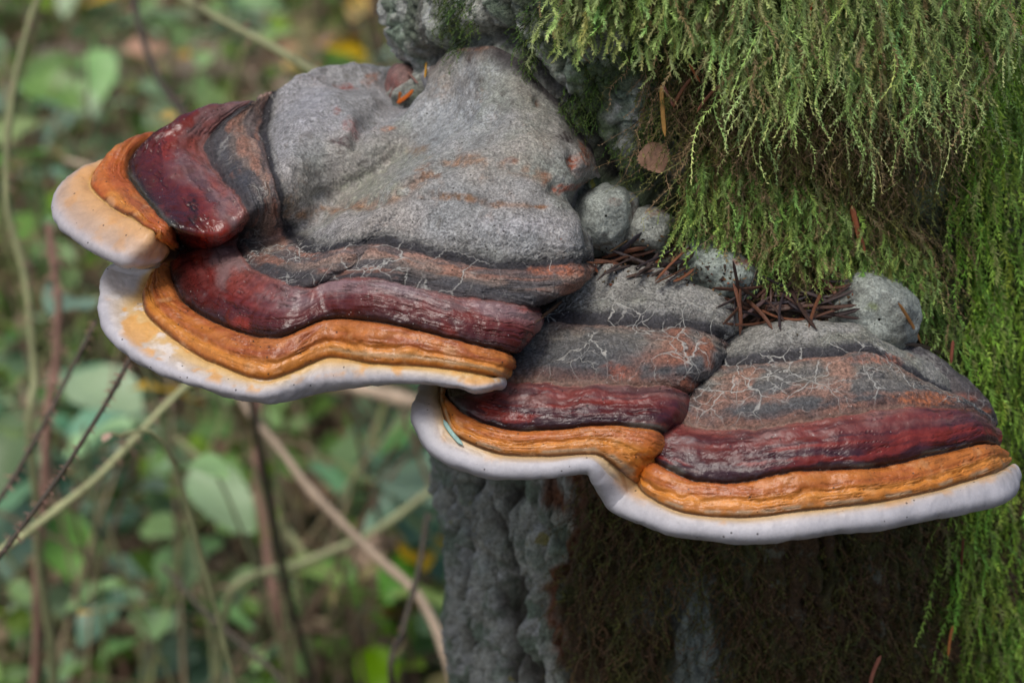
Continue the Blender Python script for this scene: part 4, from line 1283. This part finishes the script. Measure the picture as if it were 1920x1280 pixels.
def leaf_mesh(name, L_, Wd, teeth=9, fold=0.25, bend=0.2, stalk=0.25, seed=0, jag=0.10):
    """a serrated leaf with a raised midrib fold, tip along +Y"""
    r_ = np.random.default_rng(seed)
    n = teeth * 2 + 1
    t = np.linspace(0, 1, n)
    half = Wd * 0.5 * np.sin(math.pi * t ** 0.8) ** 0.8 * (1 + jag * np.where(np.arange(n) % 2, 1, -1))
    half[0] = half[-1] = 0.0004 * L_
    rows = []
    for s, f in ((-1, 1.0), (-0.5, 0.45), (0, 0.0), (0.5, 0.45), (1, 1.0)):
        xx = s * half
        zz = fold * np.abs(xx) - bend * L_ * (t - 0.2) ** 2 + 0.04 * L_ * np.sin(t * 9 + s * 2 + seed) * abs(s)
        rows.append(np.stack([xx, t * L_, zz], -1))
    V = np.stack(rows, 0)
    # stalk
    F = grid_faces(5, n)
    V = V.reshape(-1, 3)
    if stalk:
        w = 0.02 * L_
        sv = np.array([[-w, 0.01 * L_, 0], [w, 0.01 * L_, 0], [w * 0.7, -stalk * L_, 0.02 * L_], [-w * 0.7, -stalk * L_, 0.02 * L_], [0, 0.01 * L_, -w], [0, -stalk * L_, -w]])
        b = len(V)
        V = np.concatenate([V, sv])
        F = np.concatenate([F, np.array([[b, b + 1, b + 2, b + 3], [b + 1, b + 4, b + 5, b + 2], [b + 4, b, b + 3, b + 5]])])
    return make_mesh(name, V, F)


# the small dead leaf stuck on the bark
p, n_, d = hit(1222, 300)
dl = link('dead_leaf', leaf_mesh('dead_leaf', 0.0125, 0.0125, 10, 0.2, 0.15, 0.2, 3, 0.07), plain_material('dead_leaf', (150, 116, 92), 0.7, 0.3, 600.0), loc=p + n_ * 0.012)
from mathutils import Matrix
ya = -0.92 * UPV + 0.39 * RGT
za = -FWD * 0.95 + RGT * -0.25
za = za - ya * (za @ ya)
za /= np.linalg.norm(za)
xa = np.cross(ya, za)
dl.rotation_euler = Matrix([xa, ya, za]).transposed().to_euler()
dl.location = Vector(W(np.array(1216.0), np.array(268.0), np.array(d - 0.014)))
tag(dl, 'small toothed tan dead leaf stuck to bark below the tan upright needle', 'leaf')


def tube(path, rad, sides=7):
    path = np.asarray(path, float)
    T = np.gradient(path, axis=0)
    T /= np.maximum(np.linalg.norm(T, axis=1)[:, None], 1e-9)
    ref = np.array([0.3, 0.9, 0.25])
    S = np.cross(T, ref)
    S /= np.maximum(np.linalg.norm(S, axis=1)[:, None], 1e-9)
    U = np.cross(T, S)
    a = np.arange(sides) / sides * 2 * math.pi
    rad = np.broadcast_to(np.asarray(rad, float), (len(path),))
    V = path[:, None] + rad[:, None, None] * (S[:, None] * np.cos(a)[None, :, None] + U[:, None] * np.sin(a)[None, :, None])
    return V.reshape(-1, 3), grid_faces(len(path), sides, True)


def join(parts):
    VV, FF, nb = [], [], 0
    for V, F in parts:
        VV.append(V)
        FF.append(F + nb)
        nb += len(V)
    return np.concatenate(VV), np.concatenate(FF)


def spline(ctrl, n):
    ctrl = np.asarray(ctrl, float)
    return catmull(ctrl, np.linspace(0, len(ctrl) - 1, n))


# dry moss sprig hanging at the right
def build_sprig():
    main = [(1770, 90), (1792, 108), (1794, 140), (1786, 175), (1776, 205), (1745, 236)]
    subs = [[(1792, 140), (1812, 150), (1830, 147)], [(1800, 175), (1806, 205), (1828, 223)], [(1786, 175), (1770, 185), (1752, 200)], [(1790, 106), (1806, 100), (1818, 90)], [(1780, 100), (1768, 104), (1756, 98)]]
    parts = []
    dd = float(ray_trunk(np.array(1785), np.array(150))) - 0.018
    for i, pl in enumerate([main] + subs):
        c = np.array([W(np.array(a), np.array(b), np.array(dd)) for a, b in pl])
        q = spline(c, 18)
        parts.append(tube(q, np.linspace(0.0007, 0.0003, 18) * (1 if i == 0 else 0.7), 5))
    rs = np.random.default_rng(4)
    for k_ in range(60):
        t = rs.integers(0, len(main) - 1)
        a = np.array(main[t], float) * (1 - (f := rs.uniform())) + np.array(main[t + 1], float) * f
        b = a + rs.normal(0, 12, 2) + np.array([0, 12])
        q = np.array([W(np.array(a[0]), np.array(a[1]), np.array(dd)), W(np.array((a[0] + b[0]) / 2 + rs.normal(0, 3)), np.array((a[1] + b[1]) / 2), np.array(dd + rs.normal(0, 0.002))), W(np.array(b[0]), np.array(b[1]), np.array(dd + rs.normal(0, 0.003)))])
        parts.append(tube(spline(q, 6), 0.00018, 4))
    V, F = join(parts)
    off = W(np.array(1785), np.array(150), np.array(dd))
    o = link('dry_sprig', make_mesh('dry_sprig', V - off, F), plain_material('dry_sprig', (150, 122, 88), 0.7, 0.2, 500.0), loc=off)
    tag(o, 'dry brown branching moss sprig dangling beside the bright flank moss', 'sprig')


build_sprig()

# ------------------------------------------------------------------ forest floor and undergrowth
def ground_z(x, y):
    p = np.stack([np.asarray(x, float), np.asarray(y, float), 0 * np.asarray(x, float)], -1)
    return 0.05 * fbm(p, 0.9, 3, 501) + 0.012 * fbm(p, 6, 3, 502)


def build_ground():
    a = np.concatenate([-np.geomspace(60, 3, 14), np.linspace(-2.9, 2.9, 150), np.geomspace(3, 60, 14)])
    b = np.concatenate([-np.geomspace(60, 1, 12), np.linspace(-0.9, 6.9, 190), np.geomspace(7, 90, 16)])
    X, Y = np.meshgrid(a, b)
    Z = ground_z(X, Y)
    P = np.stack([X, Y, Z], -1)
    m_, nt, bs = new_mat('forest_soil')
    pos = nd(nt, 'ShaderNodeNewGeometry').outputs['Position']
    n1 = nd(nt, 'ShaderNodeTexNoise', Vector=pos, Scale=22.0, Detail=8.0, Roughness=0.7).outputs[0]
    n2 = nd(nt, 'ShaderNodeTexNoise', Vector=pos, Scale=3.0, Detail=4.0).outputs[0]
    c = mixc(nt, mrange(nt, n1, 0.3, 0.7, 0.0, 1.0), (0.035, 0.027, 0.017, 1), (0.20, 0.15, 0.10, 1))
    c = mixc(nt, mrange(nt, n2, 0.45, 0.62, 0.0, 0.7, True), c, (0.05, 0.065, 0.025, 1))
    nt.links.new(c, bs.inputs['Base Color'])
    bs.inputs['Roughness'].default_value = 0.9
    bp = nd(nt, 'ShaderNodeBump', Strength=0.8, Distance=0.02, Height=n1)
    nt.links.new(bp.outputs[0], bs.inputs['Normal'])
    o = link('ground', make_mesh('ground', P, grid_faces(*P.shape[:2])), m_)
    tag(o, 'brown forest floor below the undergrowth', None, kind='structure')


build_ground()

LEAVES = [leaf_mesh('leaf_blade', 1.0, 0.62, 8, 0.30, 0.22, 0.3, s_, 0.06) for s_ in range(4)]
BL_MATS = [plain_material('leaf_green', (104, 150, 70), 0.42, 0.30, 40.0, 0.25, 0.02, 0.2),
           plain_material('leaf_pale', (156, 196, 132), 0.45, 0.22, 40.0, 0.25, 0.015, 0.2),
           plain_material('leaf_bluegreen', (112, 162, 122), 0.40, 0.25, 40.0, 0.2, 0.015, 0.2),
           plain_material('leaf_lime', (128, 172, 36), 0.45, 0.25, 40.0, 0.3, 0.015, 0.2),
           plain_material('leaf_yellow', (214, 178, 40), 0.5, 0.2, 40.0, 0.3, 0.01, 0.2),
           plain_material('leaf_dry', (180, 146, 114), 0.7, 0.25, 40.0, 0.1, 0.02, 0.2)]
LEAF_ME = {}


def leaf_data(shape, mat):
    key = (shape, mat)
    if key not in LEAF_ME:
        me = LEAVES[shape].copy()
        me.materials.clear()
        me.materials.append(BL_MATS[mat])
        LEAF_ME[key] = me
    return LEAF_ME[key]


M_STEM = [plain_material('stem_green', (156, 160, 116), 0.6, 0.25, 60.0, bump=0.4),
          plain_material('stem_tan', (182, 162, 138), 0.7, 0.25, 60.0, bump=0.4),
          plain_material('stem_dark', (76, 68, 56), 0.65, 0.25, 90.0, bump=0.5),
          plain_material('stem_red', (166, 130, 114), 0.65, 0.25, 60.0, bump=0.4)]


def where(x, y, z):
    px, py, _ = proj(np.array([x, y, z]))
    if px > 700: return 'beside the lower trunk edge' if py > 700 else 'behind the grey domes'
    if py < 330: return 'above the red shoulder of the big bracket' if px > 230 else 'above the cream lobe'
    if py < 700: return 'behind the cream lobe'
    if px < 260: return 'below the thorny canes'
    return 'under the dip of the big bracket rim' if px < 560 else 'between the big bracket rim and the trunk'


def plant(x, y, height, nleaf, size, mats, name, label, cat, group, rr_):
    z = float(ground_z(np.array(x), np.array(y)))
    root = link(name, None, loc=(x, y, z - 0.01))
    tag(root, ('tall ' if height > 0.36 else 'knee-high ' if height > 0.24 else 'low ') + ('large-leaved ' if size > 0.068 else 'small-leaved ') + label + ' ' + where(x, y, z + height * 0.8), cat, group)
    lean = rr_.uniform(-0.35, 0.35), rr_.uniform(-0.35, 0.2)
    ctrl = [(0, 0, 0), (lean[0] * height * 0.3, lean[1] * height * 0.3, height * 0.45), (lean[0] * height, lean[1] * height, height * 0.85), (lean[0] * height * 1.6, lean[1] * height * 1.6, height)]
    q = spline(ctrl, 14)
    V, F = tube(q, np.linspace(0.0035, 0.0015, 14), 6)
    link('stem', make_mesh('stem', V, F), rr_.choice(M_STEM[:2] + M_STEM[3:]), root)
    for k_ in range(nleaf):
        t = rr_.uniform(0.3, 1.0)
        p_ = catmull(np.array(ctrl, float), np.array([t * 3]))[0]
        o = link('leaf', leaf_data(rr_.randrange(4), rr_.choice(mats)), None, root)
        s_ = size * rr_.uniform(0.7, 1.3)
        yaw = rr_.uniform(0, 6.28)
        st = 0.3 * s_
        o.location = (p_[0] - math.sin(yaw) * st, p_[1] + math.cos(yaw) * st, p_[2])
        o.rotation_euler = (rr_.uniform(-0.6, 0.35), rr_.uniform(-0.35, 0.35), yaw)
        o.scale = (s_, s_, s_)
    return root


rp = random.Random(21)
KINDS = [('bramble_plant', 'pale bramble', 'bramble', 'pale-leaved brambles in the undergrowth', [1, 1, 0, 2], 0.07, 0.42, 8),
         ('bramble_plant', 'blue-green bramble', 'bramble', 'blue-green brambles in the undergrowth', [2, 2, 0], 0.085, 0.36, 7),
         ('leafy_sapling', 'lime green sapling', 'sapling', 'lime green saplings in the undergrowth', [3, 0, 3], 0.055, 0.40, 7),
         ('withered_plant', 'withered brown plant', 'plant', 'withered plants in the undergrowth', [5, 5, 4], 0.06, 0.40, 5)]
for i in range(110):
    y_ = rp.uniform(1.75, 4.9)
    half = 0.235 * (y_ + 0.15)
    x_ = rp.uniform(-half - 0.1, 0.12)
    k_ = rp.choices([0, 1, 2, 3], [0.40, 0.30, 0.12, 0.18])[0]
    nm, lab, ct, grp, mats, sz, ht, nl = KINDS[k_]
    plant(x_, y_, ht * rp.uniform(0.35, 1.25), nl + rp.randrange(4), sz * rp.uniform(0.7, 1.15), mats, nm, lab, ct, grp, rp)


# thorny canes: pixel path + distance of each along the view, all running down to the forest floor
def cane(path, wpx, mat, label, thorns=0, dist=1.3, name='bramble_cane', foot=None, group=None):
    dist = np.broadcast_to(np.asarray(dist, float), (len(path),))
    c = [W(np.array(float(a)), np.array(float(b)), np.array(dd)) for (a, b), dd in zip(path, dist)]
    # carry the lower end on to the ground
    low = c[-1]
    dirv = c[-1] - c[-2]
    h_ = dirv[:2] / max(np.linalg.norm(dirv[:2]), 1e-6)
    gx, gy = low[0] + h_[0] * 0.22 * low[2], low[1] + 0.15 * low[2] + abs(h_[1]) * 0.1
    c.append(np.array([(low[0] * 2 + gx) / 3, (low[1] * 2 + gy) / 3, low[2] * 0.55]))
    c.append(np.array([gx, gy, float(ground_z(np.array(gx), np.array(gy))) - 0.02]))
    n = 60
    q = spline(c, n)
    q = q + 0.004 * np.stack([fbm(q, 9, 2, 601), fbm(q, 9, 2, 602), 0 * q[:, 0]], -1)
    rad = wpx * K * float(dist[0]) * 0.37 * np.linspace(0.9, 1.25, n)
    rad *= 1 + 0.22 * np.exp(-((np.arange(n) % 11 - 5) / 1.2) ** 2)
    off = q[-1]
    root = link(name, None, loc=off)
    tag(root, label, 'bramble', group)
    V, F = tube(q - off, rad, 9)
    stem_o = link('stem', make_mesh('stem', V, F), M_STEM[mat], root)
    if thorns:
        rt = np.random.default_rng(abs(hash(label)) % 1000 if False else len(label) * 7)
        parts = []
        for k_ in range(thorns):
            t = rt.uniform(0, 0.72) * (n - 1)
            i0 = int(t)
            p_ = q[i0] + (q[min(i0 + 1, n - 1)] - q[i0]) * (t - i0) - off
            dr = rt.normal(size=3)
            tn = q[min(i0 + 1, n - 1)] - q[i0]
            tn /= np.linalg.norm(tn)
            dr -= tn * (dr @ tn)
            dr /= np.linalg.norm(dr)
            ln_ = rad[i0] * rt.uniform(1.6, 3.0)
            parts.append(tube(np.array([p_ + dr * rad[i0] * 0.6, p_ + dr * (rad[i0] + ln_ * 0.5) + tn * ln_ * 0.15, p_ + dr * (rad[i0] + ln_) + tn * ln_ * 0.4]), [rad[i0] * 0.35, rad[i0] * 0.2, rad[i0] * 0.03], 5))
        V, F = join(parts)
        o = link('thorns', make_mesh('thorns', V, F), M_STEM[3], stem_o)
        o['kind'] = 'stuff'
    return root


cane([(330, 540), (290, 615), (246, 680), (195, 765), (120, 880), (40, 985), (-60, 1105), (-220, 1290)], 11, 2, 'dark thorny bramble cane emerging from under the left rim of the big bracket', 150, np.linspace(1.12, 1.06, 8))
cane([(180, 600), (135, 682), (92, 780), (40, 880), (-40, 990), (-220, 1230)], 12, 2, 'grey-brown thorny cane leaning parallel to the darkest thorny cane', 70, np.linspace(1.28, 1.22, 6))
cane([(420, 660), (350, 728), (265, 815), (180, 905), (80, 980), (-50, 1060), (-240, 1170)], 19, 0, 'thick pale green cane slanting behind the dark thorny cane', 60, np.linspace(1.45, 1.34, 7))
cane([(85, -40), (50, 60), (22, 200), (12, 380), (40, 520), (68, 700), (60, 840)], 19, 0, 'pale upright cane with a gentle kink left of the cream lobe', 30, np.linspace(1.5, 1.55, 7))
cane([(235, -40), (262, 60), (296, 150), (350, 220), (400, 330)], 17, 2, 'brown cane descending behind the red shoulder of the big bracket', 20, np.linspace(1.7, 1.6, 5))
cane([(300, -30), (400, 28), (490, 78), (580, 130), (680, 195), (780, 270)], 21, 0, 'straight pale green cane slanting down to the grey dome', 20, np.linspace(1.6, 1.5, 6))
cane([(440, 720), (490, 800), (600, 930), (720, 1050), (790, 1130), (850, 1290)], 21, 1, 'tan cane slanting down to the trunk below the brackets', 0, np.linspace(1.75, 1.6, 6))
cane([(900, 850), (800, 925), (690, 1000), (560, 1058), (430, 1110)], 20, 0, 'olive cane crossing the tan cane below the brackets', 10, np.linspace(1.95, 1.9, 5))
cane([(486, 720), (482, 800), (478, 900), (500, 1010), (520, 1150)], 22, 3, 'reddish upright cane below the dip of the big bracket rim', 0, np.linspace(2.0, 2.05, 5))
cane([(95, 420), (110, 560), (108, 690), (90, 800)], 20, 3, 'pinkish prickly cane behind the cream lobe', 60, np.linspace(1.6, 1.65, 4))
cane([(800, 960), (785, 1060), (755, 1180), (735, 1290)], 15, 2, 'thin dark cane beside the lower bark edge', 10, np.linspace(1.45, 1.4, 4))
cane([(330, 820), (420, 900), (530, 985), (600, 1090)], 18, 0, 'mossy green cane arching under the big bracket', 10, np.linspace(2.1, 2.1, 4))
cane([(300, 1060), (380, 1140), (470, 1220), (540, 1300)], 13, 2, 'thin dark cane near the lowest pale leaves', 0, np.linspace(1.7, 1.65, 4))
cane([(650, 720), (720, 740), (800, 760), (880, 800)], 36, 1, 'thick pale stick passing behind the gap between the brackets', 0, np.linspace(2.0, 1.9, 4), name='stick')
cane([(120, 300), (200, 330), (330, 430), (420, 520)], 15, 1, 'thin dry cane behind the cream lobe crossing the pinkish cane', 0, np.linspace(2.2, 2.2, 4))

# a few clear single leaves and blossoms seen through the blur
for (x_, y_, dd, sz, mt, lab) in [(297, 218, 1.75, 0.022, 4, 'single yellow leaf glowing above the red shoulder of the big bracket'),
                                  (173, 1146, 1.7, 0.016, 4, 'small yellow leaf at the end of a thin green stalk'),
                                  (207, 812, 1.2, 0.009, 5, 'tiny brown leaf hanging next to the dark thorny cane'),
                                  (45, 808, 1.9, 0.07, 3, 'bright green leaf behind the parallel thorny canes'),
                                  (330, 880, 1.75, 0.06, 1, 'pale green leaf below the left rim of the big bracket'),
                                  (350, 745, 1.9, 0.05, 4, 'yellowish leaf just under the left rim of the big bracket'),
                                  (150, 560, 1.7, 0.06, 2, 'blue-green leaf behind the cream lobe'),
                                  (860, 880, 2.0, 0.07, 1, 'light green leaf between the trunk edge and the white rim'),
                                  (520, 60, 2.3, 0.05, 3, 'lime leaf above the slanting pale cane')]:
    p_ = W(np.array(float(x_)), np.array(float(y_)), np.array(dd))
    g_ = float(ground_z(p_[0], p_[1]))
    root = link('leaf_sprig', None, loc=(p_[0], p_[1], g_))
    tag(root, lab, 'leaf')
    q = spline([(0.06, 0.05, -0.02), (0.07, 0.05, (p_[2] - g_) * 0.5), (0.03, 0.02, (p_[2] - g_) * 0.95), (0, 0, p_[2] - g_)], 20)
    V, F = tube(q, np.linspace(0.0022, 0.0009, 20), 6)
    link('stem', make_mesh('stem', V, F), M_STEM[0], root)
    o = link('leaf', leaf_data(rp.randrange(4), mt), None, root)
    o.location = (0, 0, p_[2] - g_)
    o.rotation_euler = (rp.uniform(-0.1, 0.6), rp.uniform(-0.3, 0.3), rp.uniform(2.2, 4.0))
    o.scale = (sz, sz, sz)


def build_litter():
    rl = np.random.default_rng(31)
    base = np.array([(0, 0, 0), (0.36, 0.3, 0.05), (0.30, 0.72, 0.03), (0, 1, -0.08), (-0.30, 0.72, 0.03), (-0.36, 0.3, 0.05)]) - np.array([0, 0.5, 0])
    F0 = np.array([[0, 1, 2], [0, 2, 3], [0, 3, 4], [0, 4, 5]])
    for name, lab, cnt, s0, s1, zmax, tilt, pal in (
            ('leaf_litter', 'brown fallen leaves and dry bits covering the forest floor', 5200, 0.03, 0.075, 0.03, 0.5, [(172, 150, 120), (146, 124, 98), (184, 164, 134), (104, 84, 64), (154, 146, 112)]),
            ('ground_cover', 'dense low green ground cover between the brambles', 8000, 0.022, 0.055, 0.20, 0.7, [(120, 158, 84), (148, 186, 118), (96, 130, 52), (150, 188, 142), (132, 166, 60), (150, 142, 98)])):
        y_ = rl.uniform(1.2, 6.0, cnt)
        x_ = rl.uniform(-1.0, 1.0, cnt) * (0.3 * y_ + 0.25)
        q = fbm(np.stack([x_ * 2.2, y_ * 2.2, 0 * x_], -1), 1.0, 3, 511)
        if name == 'ground_cover':
            kp = q > -0.45
            x_, y_ = x_[kp], y_[kp]
        cnt = len(x_)
        s_ = rl.uniform(s0, s1, cnt) * np.interp(y_, [2, 5], [0.9, 1.5])
        yaw = rl.uniform(0, 6.28, cnt)
        tx, ty = rl.normal(0, tilt, cnt), rl.normal(0, tilt, cnt)
        z_ = ground_z(x_, y_) + 0.008 + zmax * rl.uniform(0, 1, cnt) ** 1.3
        b = base[None] * s_[:, None, None]
        bx, by, bz = b[..., 0], b[..., 1], b[..., 2]
        by, bz = by * np.cos(tx)[:, None] - bz * np.sin(tx)[:, None], by * np.sin(tx)[:, None] + bz * np.cos(tx)[:, None]
        bx, bz = bx * np.cos(ty)[:, None] + bz * np.sin(ty)[:, None], -bx * np.sin(ty)[:, None] + bz * np.cos(ty)[:, None]
        c_, s2 = np.cos(yaw)[:, None], np.sin(yaw)[:, None]
        V = np.stack([bx * c_ - by * s2 + x_[:, None], bx * s2 + by * c_ + y_[:, None], bz + z_[:, None]], -1).reshape(-1, 3)
        F = (F0[None] + (np.arange(cnt) * 6)[:, None, None]).reshape(-1, 3)
        pl = np.array([lin(c) for c in pal])
        cc = pl[rl.integers(0, len(pl), cnt)] * rl.uniform(0.6, 1.25, (cnt, 1))
        o = link(name, make_mesh(name, V, F, np.repeat(cc, 6, axis=0), smooth=False), M_MOSS)
        tag(o, lab, 'ground cover', kind='stuff')
    # dry grass and stalks
    cnt = 900
    y_ = rl.uniform(1.6, 5.4, cnt)
    x_ = rl.uniform(-1.1, 0.6, cnt) * (0.24 * y_ + 0.1)
    parts_v, parts_f, parts_c = [], [], []
    nb = 0
    for i in range(cnt):
        z_ = float(ground_z(x_[i], y_[i]))
        L_ = rl.uniform(0.15, 0.6)
        a = rl.uniform(0, 6.28)
        ln_ = rl.uniform(0.2, 1.3)
        t = np.linspace(0, 1, 7)
        hx = L_ * np.sin(ln_ * t) * 0.9
        hz = L_ * np.sin(np.minimum(t, 0.8) * 1.6) * math.cos(ln_ * 0.7)
        q = np.stack([x_[i] + hx * math.cos(a), y_[i] + hx * math.sin(a), z_ + hz], -1)
        V, F = tube(q, np.linspace(0.0028, 0.0010, 7) * rl.uniform(0.6, 1.5), 3)
        parts_v.append(V)
        parts_f.append(F + nb)
        nb += len(V)
        c_ = lin([(176, 160, 128), (148, 128, 104), (160, 166, 112), (136, 112, 94)][rl.integers(4)])
        parts_c.append(np.tile(c_ * rl.uniform(0.7, 1.2), (len(V), 1)))
    o = link('dry_stalks', make_mesh('dry_stalks', np.concatenate(parts_v), np.concatenate(parts_f), np.concatenate(parts_c)), M_MOSS)
    tag(o, 'thin dry grass stalks tangled through the undergrowth', 'grass', kind='stuff')


build_litter()


def build_log():
    # ground distance under a pixel row
    def gd(py):
        return CAMZ / (math.sin(PITCH) + (py - 640) * K * math.cos(PITCH))
    a, b = W(np.array(40.0), np.array(205.0), np.array(gd(205.0))), W(np.array(520.0), np.array(185.0), np.array(gd(185.0)))
    t = np.linspace(-0.5, 1.6, 60)[:, None]
    q = a + (b - a) * t
    q[:, 2] = ground_z(q[:, 0], q[:, 1]) * 0.3 + 0.035
    V, F = tube(q, 0.06 * (1 + 0.0 * t[:, 0]), 28)
    n_ = V - np.repeat(q, 28, axis=0)
    n_ /= np.linalg.norm(n_, axis=1)[:, None]
    V = V + n_ * (0.012 * fbm(V * np.array([0.3, 1, 1]), 40, 3, 701) + 0.006 * fbm(V, 90, 3, 702))[:, None]
    col = np.tile(lin((150, 138, 122)), (len(V), 1)) * (1 + 0.5 * fbm(V * np.array([0.2, 1, 1]), 60, 3, 703))[:, None]
    off = q[30]
    o = link('fallen_log', make_mesh('fallen_log', V - off, F, np.clip(col, 0.02, 0.9)), M_BARK, loc=off)
    tag(o, 'weathered grey fallen log lying across the undergrowth above the red shoulder', 'log')


build_log()
